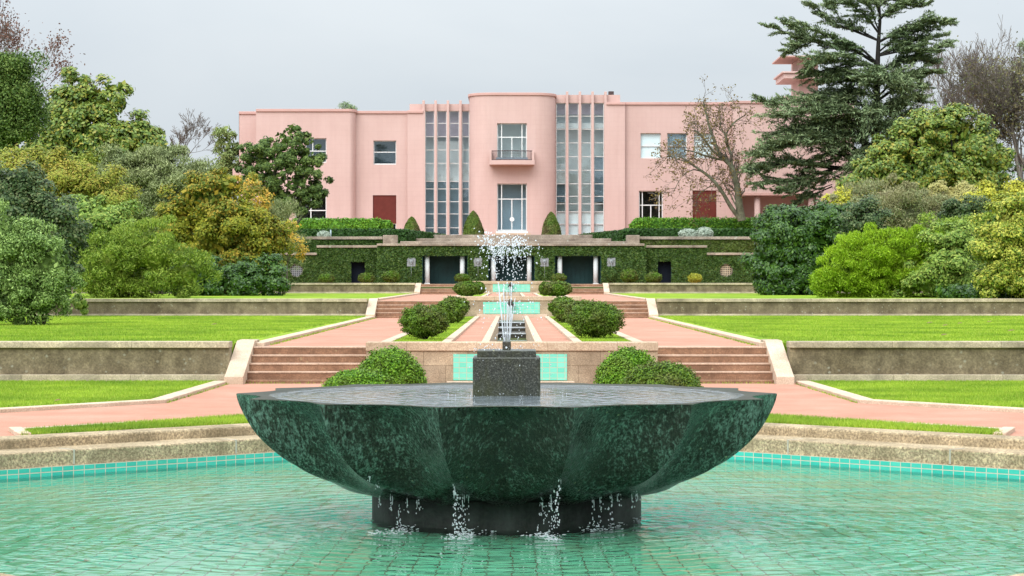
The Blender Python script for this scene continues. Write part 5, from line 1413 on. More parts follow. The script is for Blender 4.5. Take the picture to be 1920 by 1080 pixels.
# ------------------------------------------------------------------ clipped shrubs
def clipped(name, label, cat, px, py, rx, ry, Y, n, mat, L, seed, group, trunk=False, dome=False, rough=0.07, irr=0.12):
    """rounded clipped shrub: dense leaves over an uneven ellipsoid"""
    c0 = np.array(P3(px, py, Y)); r0 = np.array([M(rx, Y), M(rx, Y)*0.95, M(ry, Y)])
    rng = np.random.default_rng(seed)
    d = unit(rng.normal(size=(n,3)))
    if dome: d[:,2] = np.where(d[:,2] < -0.1, -d[:,2], d[:,2])
    ns = np.array([mnoise.noise(Vector(q*2.3)+Vector((seed*1.3,0,0)))*irr + mnoise.noise(Vector(q*6)+Vector((0,seed*0.7,0)))*irr*0.7 for q in d])
    deep = rng.random(n)
    c = c0 + d*r0*(1+ns-rough*2.2*deep**2+rough*0.8*(rng.random(n)**4)*2.2)[:,None]
    nr = unit(unit(d/r0)*0.8 + rng.normal(size=(n,3))*0.55 + np.array([0,-0.05,0.25]))
    a, s = leaf_frames(rng, nr, L, L*0.62)
    ex = MB(); ex.ellip(c0, r0*0.84, 14, 9, irr*0.8, 2.3, seed*1.3/3.1)
    zb = c0[2]-(0 if dome else r0[2])
    root = thing(name, label, cat, (c0[0], c0[1], zb - (0.2 if trunk else 0)), group)
    link_mesh('crown' if trunk else 'foliage', quads_mesh('foliage', c, a, s, ex), mat, root)
    if trunk:
        rg = random.Random(seed); mb = MB(); zg = trunk
        for k in range(7):
            an = rg.uniform(0, 6.28); e = Vector((c0[0]+math.cos(an)*r0[0]*0.55, c0[1]+math.sin(an)*r0[1]*0.55, c0[2]-r0[2]*rg.uniform(.35,.6)))
            b = Vector((c0[0]+rg.uniform(-.03,.03), c0[1], zg-0.03)); m_ = b.lerp(e, 0.45); m_.x = b.x+(e.x-b.x)*0.25; m_.y = b.y+(e.y-b.y)*.25
            mb.tube([b, m_, e], [0.035, 0.026, 0.012], 6)
        mb.tube([(c0[0], c0[1], zg-0.05), (c0[0]+.01, c0[1], zg+0.1), (c0[0]+.01, c0[1], c0[2])], [0.06, 0.045, 0.03], 7)
        mb.build('trunk', MAT['bark_dark'], root, smooth=True)
    return root
g_ = 'clipped shrubs on the lower court'
clipped('clipped_shrub', 'large bright green clipped dome left of the basin, behind a lower one', 'shrub', 732, 727, 66, 71, 42.1, 15000, LF['box'], 0.045, 71, g_, dome=True, irr=0.08)
clipped('clipped_shrub', 'low bright green clipped dome left of the basin, before a larger one', 'shrub', 676, 734, 66, 39, 40.6, 9000, LF['box'], 0.048, 72, g_, dome=True, irr=0.16)
clipped('clipped_shrub', 'large bright green clipped dome right of the basin, partly hidden by another', 'shrub', 1179, 726, 61, 70, 42.1, 14000, LF['box'], 0.045, 73, g_, dome=True, irr=0.08)
clipped('clipped_shrub', 'low broad clipped dome right of the basin with browning sides', 'shrub', 1240, 735, 74, 55, 40.6, 11000, LF['boxdark'], 0.045, 74, g_, dome=True)
g_ = 'round shrubs along the water steps'
ordn = ('largest and nearest', 'second', 'third', 'farthest')
for sd, rows in (('left', ((795,602,41,27,48.7), (829,589,21,19,60), (847,583,27,18,71), (853,574,24,16,80))), ('right', ((1118,599,47,30,50), (1091,588,30,22,61), (1069,585,28,20,72), (1055,576,22,18,82)))):
    for i, (px, py, rx, ry, Y) in enumerate(rows):
        clipped('round_shrub', f'{ordn[i]} of the four rounded shrubs in the row {sd} of the water steps', 'shrub', px, py, rx, ry, Y, 13000 if i == 0 else 7000, LF['boxdark'], 0.045+0.012*i, 80+i+(10 if sd == 'right' else 0), g_, trunk=Z2+0.04, irr=0.24, rough=0.11)
g_ = 'round shrubs of the upper terrace'
for lab, px, py, rx, ry, Y, s_ in (('broad round shrub left of the middle cascade wall', 876, 541, 24, 13, 98, 91), ('smaller round shrub half hidden behind the broad one, left of the cascade', 897, 540, 11.5, 11, 112, 92), ('broad round shrub right of the middle cascade wall', 1044, 541, 27.5, 13.5, 97, 93), ('smaller round shrub half hidden behind the broad one, right of the cascade', 1023, 541, 12, 12, 112, 94)):
    clipped('round_shrub', lab, 'shrub', px, py, rx, ry, Y, 5500, LF['boxdark'], 0.085, s_, g_)
g_ = 'small round shrubs before the ivy'
for lab, px, py, rx, ry, mt, s_ in (('small round shrub between round window and dark doorway, left', 612, 522, 14, 9, 'boxdark', 101), ('small round shrub before the edge of the left dark doorway', 687, 521.5, 15, 9.5, 'boxdark', 102), ('small round shrub below the mask plaque left of the columns', 733, 519, 16, 10.5, 'boxdark', 103), ('small brown round shrub at the left end of the top cascade wall', 866, 521, 13.5, 7.5, 'boxdark', 104), ('small brown round shrub at the right end of the top cascade wall', 1048, 520.5, 13.5, 7.5, 'boxdark', 105), ('loose young shrub under the rightmost mask plaque', 1146, 516, 10, 13, 'ivy', 106), ('round shrub right of the columns, beside the loose young one', 1180, 517.5, 16, 12, 'boxdark', 107), ('small round shrub before the edge of the right dark doorway', 1225, 520.5, 15, 10, 'boxdark', 108), ('golden yellow round shrub left of the right round window', 1303, 521.5, 12.5, 8.5, 'goldball', 109)):
    clipped('round_shrub', lab, 'shrub', px, py, rx, ry, 139.2, 3000, LF[mt], 0.10, s_, g_, irr=0.1)
def cone(label, px, wtop, wbase, ytop, ybase, Y, n, seed):
    rng = np.random.default_rng(seed); z0, z1 = PZ(ybase,Y), PZ(ytop,Y); r_ = M(wbase,Y)
    h = rng.random(n)**1.25; an = rng.uniform(0, 2*math.pi, n)
    prof = np.maximum(0, 1-h**1.75)**0.72*0.98+0.02
    rr = r_*prof*(0.93+0.1*rng.random(n)+0.05*np.sin(an*5+h*7))
    c = np.stack([PX(px,Y)+rr*np.cos(an), Y+rr*np.sin(an), z0+(z1-z0)*h],1)
    nr = unit(np.stack([np.cos(an), np.sin(an), 0.5+0*an],1)+rng.normal(size=(n,3))*0.5)
    a, s = leaf_frames(rng, nr, 0.13, 0.08)
    ex = MB(); k = 12
    for i in range(7): pass
    pts = [(PX(px,Y), Y, z0+(z1-z0)*q/7) for q in range(8)]
    ex.tube(pts, [max(0.02, r_*0.86*(max(0,1-(q/7)**1.75)**0.72*0.98+0.02)) for q in range(8)], 12)
    root = thing('cone_shrub', label, 'shrub', (PX(px,Y), Y, z0), 'cone shrubs before the villa')
    link_mesh('foliage', quads_mesh('foliage', c, a, s, ex), LF['yewcone'], root)
cone('smallest cone-clipped shrub, by the recessed left wall of the villa', 772, 0, 15.5, 407, 440, 161, 3500, 111)
cone('cone-clipped shrub left of the glazed garden door', 887.5, 0, 20, 396, 446, 160, 5500, 112)
cone('browning cone-clipped shrub right of the glazed garden door', 1033.5, 0, 18.5, 398, 446, 160, 5000, 113)
g_ = 'silver cushion shrubs'
clipped('silver_shrub', 'silver grey cushion shrub beside the pale blue post', 'shrub', 607.5, 441, 11.5, 7.5, 146, 2200, LF['silverball'], 0.12, 121, g_)
clipped('silver_shrub', 'low wide silver grey cushion shrub on the right hedge wall', 'shrub', 1291, 440, 18, 10, 146.1, 3000, LF['silverball'], 0.12, 122, g_)
clipped('silver_shrub', 'taller round silver grey cushion shrub on the right hedge wall', 'shrub', 1321, 437.5, 15, 11, 145.9, 3000, LF['silverball'], 0.12, 123, g_)
# ------------------------------------------------------------------ planting on both banks
GZ2, GZ3 = Z2+0.07, Z3A+0.06
gl, gr = 'shrubs of the left bank', 'shrubs of the right bank'
# left bank, from the front
bush('flowering_shrub', 'big silver green shrub with tiny white flowers on the middle lawn, far left', 'shrub', LF['silver'], [(20,480,62,55), (85,500,55,60), (40,540,75,50), (100,548,42,38), (0,440,55,50), (10,575,60,35), (60,450,40,40)], 66, 1500, 26, 0.33, 0.11, 0.05, 201, gl, trunk=(66, 0.055, 7), base_z=GZ2-0.02, up=0.4, stand=0.35, inner=0.1, core=0.5)
bush('young_shrub', 'small round shrub with yellow tips at the foot of the left middle wall', 'shrub', LF['green'], [(153,569,15,15)], 86.6, 60, 22, 0.18, 0.12, 0.06, 202, gl, base_z=GZ2)
bush('holly', 'dark glossy holly behind the silver green shrub', 'shrub', LF['holly'], [(70,410,50,40), (105,430,45,50), (60,460,60,55), (110,480,38,60), (25,350,40,50), (45,390,45,45), (40,335,24,24)], 84, 1300, 20, 0.42, 0.16, 0.09, 203, gl, base_z=GZ2, zmin=GZ2)
bush('willow_shrub', 'feathery bright green shrub above the left middle wall', 'shrub', LF['willow'], [(215,490,62,55), (290,485,70,52), (345,515,45,40), (185,520,40,38), (250,535,90,28), (260,460,45,35)], 97, 1800, 22, 0.42, 0.17, 0.05, 204, gl, base_z=GZ3, zmin=GZ3, stand=0.6, up=0.5, trunk=(265, 0.05, 6))
bush('laurel_shrub', 'dark glossy laurel at the foot of the golden shrub, left bank', 'shrub', LF['deep'], [(385,520,45,38), (430,525,60,30), (350,540,50,20), (475,525,45,32), (510,520,22,28)], 112, 900, 20, 0.45, 0.20, 0.10, 205, gl, base_z=GZ3, zmin=GZ3)
bush('golden_shrub', 'broad autumn gold and green shrub beside the ivy wall, left bank', 'shrub', LF['gold'], [(390,375,72,40), (340,420,48,42), (440,420,70,48), (400,455,80,42), (475,470,50,50), (455,500,55,36), (420,345,45,22), (330,455,35,30), (500,440,28,35)], 116, 2100, 22, 0.52, 0.20, 0.11, 206, gl, base_z=GZ3, zmin=GZ3, trunk=(415, 0.10, 5), inner=0.1, core=0.55)
bush('amber_shrub', 'thin amber leaved shrub rising behind the golden one', 'shrub', LF['amber'], [(470,365,30,28), (487,392,18,24), (455,350,22,18)], 121, 230, 14, 0.5, 0.18, 0.10, 207, gl, base_z=GZ3, core=0, inner=0, trunk=(470, 0.05, 5))
bush('twiggy_shrub', 'grey half bare twiggy shrub between golden shrub and ivy wall', 'shrub', LF['greygreen'], [(530,440,34,42), (545,465,24,34), (528,405,24,22), (510,480,30,30)], 122, 520, 14, 0.5, 0.22, 0.03, 208, gl, base_z=GZ3, core=0.35, inner=0.05, stand=0.8, trunk=(528, 0.05, 9), tmat=MAT['bark_grey'])
bush('gold_leaved_shrub', 'tiny gold leaved sprays in front of the grey twiggy shrub', 'shrub', LF['amber'], [(553,470,14,28), (546,440,10,20)], 120.5, 90, 12, 0.4, 0.17, 0.09, 209, gl, base_z=GZ3, core=0, inner=0)
bush('olive_shrub', 'large mound of olive gold foliage at the far left', 'shrub', LF['olive'], [(30,330,65,42), (110,345,75,48), (170,370,62,45), (60,390,80,50), (210,400,40,40), (150,330,50,30)], 106, 1900, 22, 0.52, 0.18, 0.09, 210, gl, base_z=GZ3, zmin=GZ3)
bush('camellia', 'rounded mid green shrub below the olive gold mound', 'shrub', LF['green'], [(180,410,62,38), (215,430,38,40), (140,430,40,45), (170,470,60,45)], 102, 1100, 22, 0.48, 0.20, 0.11, 211, gl, base_z=GZ3, zmin=GZ3)
bush('olive_tree', 'wide grey green olive-like tree behind the golden shrub', 'tree', LF['greygreen'], [(270,330,82,46), (320,345,70,50), (220,320,52,34), (330,385,60,50), (270,390,70,55), (250,300,48,24), (385,335,30,28)], 127, 2300, 22, 0.58, 0.24, 0.06, 212, 'trees of the left bank', base_z=GZ3, trunk=(300, 0.14, 6), tmat=MAT['bark_grey'], stand=0.5, droop=0.5)
bush('magnolia_tree', 'tall open magnolia with yellowing leaves on the left bank', 'tree', LF['magnolia'], [(180,250,90,40), (110,250,52,45), (215,275,72,40), (150,215,55,38), (185,190,52,24), (222,196,22,20), (150,150,18,10), (165,165,16,12), (212,166,30,12), (120,195,28,22), (260,262,42,28), (300,280,24,22), (100,290,55,38), (170,300,90,38), (135,142,12,7), (232,160,14,8), (180,172,18,10)], 142, 2400, 13, 0.62, 0.32, 0.17, 213, 'trees of the left bank', base_z=GZ3, trunk=(165, 0.20, 9), tmat=MAT['bark_grey'], core=0.45, inner=0.06, rough=0.1)
bush('cypress', 'dense dark green evergreen with billowing crown at the far left', 'tree', LF['yew'], [(15,150,50,44), (40,135,26,28), (10,210,58,50), (48,185,22,40), (5,265,48,40), (35,240,34,36), (52,215,18,24), (-5,180,50,60)], 124, 2300, 24, 0.60, 0.20, 0.10, 214, 'trees of the left bank', base_z=GZ3, stand=0.4, up=0.5, trunk=(15, 0.25, 3), shell=(0.80, 1.08), rough=0.2, psize=1.25, dens=0.55)
# bare and autumn trees behind the left bank
bare_tree('autumn_tree', 'tall tree with sparse red brown leaves at the top left corner', P3(-12, 420, 165), 13, 0.26, 6, 301, MAT['twig'], (0.02,0), 'bare trees behind the left bank', LF['redbrown'], 3800, 0.20, leaf_r=0.45, first=0.36, fork=(2,3))
bare_tree('bare_tree', 'bare grey tree reaching out from behind the dark evergreen', P3(20, 420, 158), 9.8, 0.22, 7, 302, MAT['bark_grey'], (0.28,0), 'bare trees behind the left bank', first=0.42, fork=(2,3), spread=0.45)
bare_tree('autumn_tree', 'reddish leafless tree between the dark evergreen and the magnolia', P3(92, 400, 170), 8.8, 0.16, 6, 303, MAT['twig_red'], (0,0), 'bare trees behind the left bank', LF['redbrown'], 700, 0.18, leaf_r=0.5, fork=(3,4), spread=0.6)
bare_tree('bare_tree', 'fine branched bare tree against the sky, left of the poplar', P3(335, 400, 185), 11.8, 0.20, 7, 304, MAT['twig'], (0,0), 'bare trees behind the left bank', fork=(2,4), spread=0.6, first=0.24, shrink=0.74, minr=0.016)
bush('poplar', 'slender pale green poplar beside the left end of the villa', 'tree', LF['poplar'], [(424,250,12,22), (428,275,18,28), (420,300,20,30), (432,315,16,30), (425,340,24,30)], 182, 420, 16, 0.62, 0.24, 0.13, 215, 'trees of the left bank', trunk=(425, 0.12, 3), core=0.3, stand=0.6)
bush('dark_shrub', 'dark evergreen at the foot of the poplar', 'shrub', LF['deep'], [(395,345,30,36), (350,370,50,40)], 150, 420, 18, 0.6, 0.22, 0.12, 216, gl, base_z=2.2)
bush('evergreen_oak', 'irregular evergreen oak standing before the left wing of the villa', 'tree', LF['oak'], [(540,262,34,22), (575,268,22,16), (500,285,34,22), (530,300,50,28), (470,290,22,13), (465,312,24,18), (580,300,28,18), (505,330,46,28), (560,340,44,32), (590,350,22,18), (540,370,40,28), (480,345,30,24), (520,385,28,16), (575,378,26,18), (550,240,18,9), (600,368,11,10), (455,280,12,9), (500,262,14,10)], 150, 1250, 18, 0.46, 0.24, 0.13, 217, 'trees before the villa', base_z=4.6, trunk=(527, 0.17, 10), tmat=MAT['bark_moss'], core=0.3, inner=0.03, rough=0.2, psize=0.6, dens=1.2)
bush('twiggy_shrub', 'small bare grey shrub at the foot of the evergreen oak', 'shrub', LF['greygreen'], [(525,402,18,14)], 146, 60, 10, 0.4, 0.2, 0.03, 218, gl, core=0, inner=0, stand=0.9, trunk=(525, 0.03, 12), tmat=MAT['bark_grey'])
# right bank
bush('rhododendron', 'big dark glossy rhododendron beside the right ivy wall', 'shrub', LF['deep'], [(1480,440,60,48), (1470,500,62,48), (1530,460,55,55), (1440,470,34,50), (1540,415,44,28), (1560,480,40,50), (1500,525,70,28), (1470,415,38,26), (1580,430,28,34)], 118, 2000, 22, 0.50, 0.21, 0.11, 221, gr, base_z=GZ3, zmin=GZ3, shell=(0.84, 1.05), rough=0.12, dens=1.0)
bush('heath_mound', 'low spreading lime green mound above the right middle wall', 'shrub', LF['lime'], [(1640,495,84,56), (1590,515,58,46), (1700,480,72,50), (1730,515,50,44), (1650,535,112,34), (1572,530,40,34), (1620,480,50,40), (1675,465,46,34), (1750,495,44,48), (1775,520,30,36)], 99, 2900, 24, 0.32, 0.16, 0.045, 222, gr, base_z=GZ3, zmin=GZ3, stand=0.75, up=0.7, shell=(0.86, 1.06), rough=0.10, dens=0.95)
bush('laurel_shrub', 'mixed dark green laurel at the right end of the lime green mound', 'shrub', LF['green'], [(1770,500,52,48), (1800,520,44,38), (1745,535,60,22), (1790,460,44,36)], 98, 1100, 18, 0.42, 0.2, 0.09, 223, gr, base_z=GZ3, zmin=GZ3)
bush('laurel_shrub', 'dark green glossy laurel under the yellow variegated shrub', 'shrub', LF['deep'], [(1850,545,60,26), (1910,540,50,36), (1780,548,40,14)], 95, 700, 18, 0.4, 0.18, 0.09, 224, gr, base_z=GZ3-0.7)
bush('variegated_shrub', 'tall yellow and green variegated shrub at the far right edge', 'shrub', LF['varieg'], [(1895,420,50,42), (1880,470,48,50), (1910,510,60,48), (1870,520,40,36), (1930,400,50,55), (1930,470,50,60)], 93, 1700, 22, 0.40, 0.15, 0.085, 225, gr, base_z=GZ3, zmin=GZ3-0.4)
bush('heather_shrub', 'broad grey green heathery shrub above the lime green mound', 'shrub', LF['heath'], [(1660,375,62,34), (1620,400,50,40), (1700,400,66,40), (1760,405,52,36), (1730,430,70,34), (1650,430,60,40)], 128, 2100, 22, 0.5, 0.2, 0.05, 226, gr, base_z=GZ3, zmin=GZ3, stand=0.6)
bush('dark_shrub', 'dark rounded shrub between rhododendron and lime green mound', 'shrub', LF['holly'], [(1630,415,38,36), (1610,440,36,34), (1650,445,40,30)], 116, 620, 20, 0.45, 0.17, 0.10, 227, gr, base_z=GZ3, zmin=GZ3)
bush('straw_shrub', 'straw yellow shrub on the skyline of the right bank', 'shrub', LF['straw'], [(1775,370,42,24), (1800,378,36,22), (1750,380,30,20)], 134, 480, 20, 0.5, 0.2, 0.08, 228, gr, base_z=GZ3)
bush('dark_shrub', 'small very dark shrub right of the heathery shrub', 'shrub', LF['holly'], [(1808,395,32,26), (1795,415,30,24)], 121, 380, 18, 0.45, 0.17, 0.1, 229, gr, base_z=GZ3)
bush('laurel_shrub', 'fresh green shrub rising between heather and variegated shrub', 'shrub', LF['willow'], [(1800,440,44,36), (1770,430,26,24), (1830,450,30,44)], 108, 700, 18, 0.45, 0.2, 0.07, 230, gr, base_z=GZ3, stand=0.4)
bush('yellow_shrub', 'yellow green shrub near the top of the right bank', 'shrub', LF['yellow'], [(1860,372,52,22), (1900,380,40,26), (1840,390,30,20)], 128, 620, 18, 0.5, 0.2, 0.1, 231, gr, base_z=GZ3)
bush('yellow_shrub', 'yellow leaved shrub between rhododendron and magnolia', 'shrub', LF['yellow'], [(1575,385,24,22), (1600,372,28,20), (1550,392,14,10)], 136, 300, 18, 0.5, 0.2, 0.1, 232, gr, base_z=2.2)
bush('magnolia_tree', 'wide magnolia with yellowing leaves before the cedar on the right', 'tree', LF['magnolia'], [(1760,250,74,40), (1820,270,58,44), (1700,285,60,40), (1755,310,90,42), (1840,315,44,46), (1650,330,50,34), (1610,345,38,26), (1720,340,80,34), (1800,345,70,34), (1780,222,40,16), (1870,290,26,36)], 144, 2500, 15, 0.60, 0.31, 0.17, 233, 'trees of the right bank', base_z=2.2, trunk=(1770, 0.20, 8), tmat=MAT['bark_dark'], core=0.45, inner=0.07, rough=0.1)
bare_tree('bare_tree', 'tall bare tree with fine branches right of the cedar', P3(1830, 420, 186), 17.0, 0.24, 7, 311, MAT['twig'], (-0.02,0), 'bare trees behind the right bank', LF['sparse'], 350, 0.18, first=0.28, fork=(2,4), spread=0.42, trunks=2, minr=0.016)
bare_tree('bare_tree', 'slighter bare tree between the cedar and the tall bare tree', P3(1775, 420, 190), 12.5, 0.17, 7, 312, MAT['twig'], (0,0), 'bare trees behind the right bank', LF['sparse'], 500, 0.18, first=0.32, fork=(2,3), spread=0.5)
bare_tree('autumn_tree', 'dense twiggy brown tree at the right edge', P3(1925, 400, 158), 14.5, 0.24, 7, 313, MAT['twig'], (-0.03,0), 'bare trees behind the right bank', LF['brown'], 6500, 0.18, first=0.24, fork=(2,4), spread=0.6, leaf_r=0.65, trunks=2)
bush('conifer', 'dark tip of a conifer at the upper right edge', 'tree', LF['cedar'], [(1935,80,22,30), (1930,120,26,30)], 175, 260, 18, 0.6, 0.3, 0.06, 234, 'trees of the right bank', base_z=3.0, core=0.3, trunk=(1938, 0.2, 2))
bush('conifer', 'tip of a far conifer showing above the left roof of the villa', 'tree', LF['cedar'], [(655,202,7,6), (662,206,9,5), (650,208,10,7)], 205, 60, 12, 0.7, 0.35, 0.07, 235, 'trees behind the villa', base_z=4.5, core=0, inner=0, trunk=(656, 0.1, 2))
for k_, (px, py, rx, ry, Y, lab) in enumerate(((60,420,120,70,150,'far left, behind the olive mound'), (240,400,110,60,152,'on the left, behind the olive tree'), (1700,420,120,60,152,'on the right, under the magnolia'), (1860,400,110,70,155,'on the far right, under the brown tree'))):
    bush('dark_shrub', f'dark evergreen undergrowth {lab}', 'shrub', LF['deep'], [(px-rx*.5,py,rx*.6,ry), (px+rx*.5,py+8,rx*.6,ry*.9), (px,py-ry*.2,rx*.5,ry)], Y, 700, 16, 0.8, 0.3, 0.18, 240+k_, 'evergreen undergrowth behind the banks', base_z=2.0, zmin=2.0, core=0.75)

# small autumn tree before the right wing: limbs drawn from the photograph
YT = 161.0
root = thing('autumn_tree', 'leaning half bare tree with mossy forked trunk before the right wing', 'tree', P3(1390, 414, YT), 'trees before the villa')
mb, tips = MB(), []
rng = random.Random(77)
def limb(pts, r0, r1, dep=0.0):
    Q = [Vector(P3(x, y, YT)) + Vector((0, dep*i/len(pts), 0)) for i, (x, y) in enumerate(pts)]
    mb.tube(Q, [r0+(r1-r0)*i/(len(Q)-1) for i in range(len(Q))], 7, cap=False)
    return Q
tw = MB()
for pts, r0, r1, dep in (
    ([(1391,414),(1386,385),(1384,360),(1379,335),(1370,310),(1357,297)], 0.30, 0.16, 0),
    ([(1357,297),(1345,280),(1338,258),(1330,235),(1325,210),(1320,190)], 0.14, 0.05, 0.8),
    ([(1357,300),(1335,282),(1322,265),(1312,252),(1300,245)], 0.10, 0.04, -0.8),
    ([(1355,300),(1335,296),(1315,290),(1298,284),(1282,282)], 0.09, 0.035, -0.4),
    ([(1372,315),(1371,290),(1362,265),(1362,250),(1372,235),(1382,225),(1398,215)], 0.12, 0.04, 0.6),
    ([(1366,275),(1360,255),(1352,238),(1350,220)], 0.06, 0.03, 0.2),
    ([(1388,412),(1370,388),(1355,362),(1340,342),(1325,328),(1310,318),(1295,308),(1280,298),(1270,294)], 0.17, 0.04, -0.6),
    ([(1318,322),(1300,318),(1285,325),(1272,340),(1262,360)], 0.05, 0.02, -0.7),
    ([(1345,348),(1330,350),(1315,360),(1305,372)], 0.04, 0.02, -0.4),
    ([(1384,395),(1370,365),(1358,345),(1350,335)], 0.06, 0.025, 0.4),
    ([(1300,308),(1282,302),(1262,296),(1250,292)], 0.05, 0.02, 0.2),
    ([(1380,330),(1390,310),(1402,305),(1412,318)], 0.05, 0.02, 0.3)):
    Q = limb(pts, r0, r1, dep)
    for i in range(1, len(Q)):
        for q in range(3 if i > 1 else 1):
            d0 = (Q[i]-Q[i-1]).normalized()
            d = (d0*0.7 + Vector((rng.gauss(-.05,.65), rng.gauss(0,.5), rng.gauss(.12,.55)))).normalized()
            p_ = Q[i-1].lerp(Q[i], rng.random())
            if p_.z < PZ(385, YT): continue
            grow(tw, p_, d, rng.uniform(0.6, 1.15), max(0.02, r1*0.6), 3, rng, (2,3), 0.65, 0.0, 0.68, 3, tips, 0.2, 0.010)
mb.build('trunk', MAT['bark_moss'], root, smooth=True); tw.build('twigs', MAT['twig'], root)
r2 = np.random.default_rng(5); tp = np.array([t[0] for t in tips]); n_ = 4500
c = tp[r2.integers(0, len(tp), n_)] + r2.normal(size=(n_,3))*0.16
a, s = leaf_frames(r2, unit(r2.normal(size=(n_,3))), 0.14, 0.10)
link_mesh('leaves', quads_mesh('leaves', c, a, s), LF['sparse'], root)

# the cedar: trunk, limbs and flat sprays of needles
YC_ = 157.0
root = thing('cedar_tree', 'great dark cedar with tiered horizontal branches before the villa', 'tree', P3(1628, 420, YC_), 'trees of the right bank')
mb = MB()
tr = [(1634,420),(1636,380),(1640,320),(1642,260),(1644,190),(1645,130),(1647,80),(1650,40),(1648,0),(1645,-40),(1644,-75)]
TQ = [Vector(P3(x, y, YC_)) for x, y in tr]
mb.tube(TQ, [0.46,0.40,0.35,0.30,0.24,0.19,0.14,0.11,0.08,0.05,0.03], 9)
tr2 = [(1614,415),(1612,350),(1618,290),(1628,230),(1638,190)]
mb.tube([Vector(P3(x, y, YC_+0.4)) for x, y in tr2], [0.32,0.28,0.22,0.16,0.08], 8)
rng = random.Random(9); rnp = np.random.default_rng(9)
limbs = [ # (points), start radius, end radius, depth drift, spray half-width px, needles, start fraction
 ([(1645,75),(1600,55),(1560,40),(1540,15),(1530,5)],.09,.03,1.5,16,1500,.25), ([(1646,60),(1620,30),(1590,12),(1550,8)],.08,.03,-1.5,15,1500,.2),
 ([(1647,40),(1670,15),(1700,5),(1740,8)],.08,.03,1,15,1500,.2), ([(1646,20),(1640,0),(1625,-12),(1600,-18)],.05,.02,0,14,1000,.2), ([(1648,15),(1665,-5),(1690,-14),(1715,-12)],.05,.02,0,14,1000,.2),
 ([(1646,80),(1690,55),(1730,42),(1780,46)],.10,.03,-1,15,2000,.2), ([(1645,105),(1690,80),(1730,72),(1772,62)],.10,.03,1.5,15,1900,.25), ([(1645,105),(1700,95),(1740,100),(1766,84)],.08,.03,-2,15,1700,.3),
 ([(1645,140),(1690,115),(1725,108),(1758,116)],.11,.03,1,16,1900,.25), ([(1644,160),(1680,140),(1720,135),(1748,140)],.09,.03,-1.5,16,1700,.25), ([(1643,190),(1680,165),(1710,160),(1735,165)],.12,.03,1,17,1500,.25),
 ([(1642,215),(1680,190),(1705,185),(1722,195)],.12,.03,-1,18,1500,.3), ([(1641,245),(1672,215),(1695,212),(1708,218)],.09,.03,.5,18,1400,.3), ([(1640,290),(1665,262),(1685,258),(1698,262)],.07,.03,-.5,17,1300,.3),
 ([(1645,120),(1600,95),(1560,88),(1500,75),(1432,52)],.13,.03,-1.5,15,2800,.30), ([(1540,85),(1510,70),(1490,55),(1470,44)],.05,.02,-1,13,1100,.2), ([(1520,80),(1500,90),(1475,100),(1465,98)],.05,.02,-2,12,900,.2),
 ([(1645,130),(1590,118),(1545,120),(1510,125)],.10,.03,-3,17,2200,.25), ([(1600,122),(1560,132),(1525,138),(1500,135)],.06,.02,-2,12,1100,.3),
 ([(1644,165),(1600,150),(1560,152),(1530,160)],.11,.03,-2.5,20,2200,.2), ([(1643,185),(1610,165),(1575,170),(1540,180)],.10,.03,2,20,1800,.2),
 ([(1642,215),(1600,190),(1560,185),(1510,190),(1470,200),(1415,195)],.13,.03,-3,20,3200,.25), ([(1642,235),(1600,215),(1560,210),(1500,215),(1440,228)],.13,.03,-4.5,24,3600,.2),
 ([(1641,255),(1600,235),(1550,232),(1500,240),(1430,262)],.13,.03,-3.5,26,3800,.2), ([(1640,280),(1590,255),(1540,255),(1490,262),(1425,285)],.13,.03,-5,26,3800,.25),
 ([(1628,310),(1590,285),(1550,270),(1500,268),(1440,290),(1400,300)],.17,.03,-5.5,22,3200,.4), ([(1622,330),(1590,300),(1560,285),(1530,300),(1500,310)],.17,.03,-3,14,1100,.6),
 ([(1600,318),(1560,318),(1510,312),(1470,305),(1430,320),(1392,330)],.15,.03,-5,18,3000,.45), ([(1560,318),(1520,330),(1480,340),(1440,345),(1400,352)],.11,.025,-5,15,2200,.35),
 ([(1600,345),(1560,330),(1530,325),(1490,345),(1470,372)],.08,.02,-4,11,900,.5), ([(1560,350),(1530,362),(1500,372),(1480,385)],.05,.02,-3,9,600,.3), ([(1610,320),(1585,350),(1570,375),(1555,390)],.06,.02,-3,12,500,.6),
 ([(1641,270),(1620,280),(1600,300),(1590,305)],.09,.03,-4,24,1600,.2), ([(1640,300),(1655,290),(1665,300),(1672,310)],.09,.03,-4,22,1600,.1), ([(1643,200),(1640,205),(1625,215),(1610,225)],.09,.03,-5,26,2000,.1), ([(1643,230),(1650,235),(1660,245),(1672,250)],.09,.03,-4.5,24,2000,.1),
 ([(1645,150),(1650,150),(1665,160),(1680,168)],.08,.03,-4.5,22,1600,.1), ([(1645,140),(1635,142),(1620,150),(1600,155)],.08,.03,-5,22,1600,.1), ([(1640,330),(1630,325),(1622,335),(1615,345)],.07,.03,-3.5,18,900,.1), ([(1640,330),(1655,330),(1668,340),(1680,350)],.07,.03,-3.5,18,1000,.1)]
C_, N_, T_ = [], [], []
for pts, r0, r1, dep, hw, nn, f0 in list(limbs):
    for q in range(1):
        dy_, sc_ = rng.uniform(-16, 16), rng.uniform(0.62, 0.95)
        x0_, y0_ = pts[0]
        limbs.append(([(x0_+(x-x0_)*sc_, y+dy_*(0.4+0.6*i/(len(pts)-1))) for i, (x, y) in enumerate(pts)], r0*0.7, r1*0.8, dep*rng.uniform(-0.4,1.0)+rng.uniform(-2.5,2.0), hw, int(nn*0.7), f0))
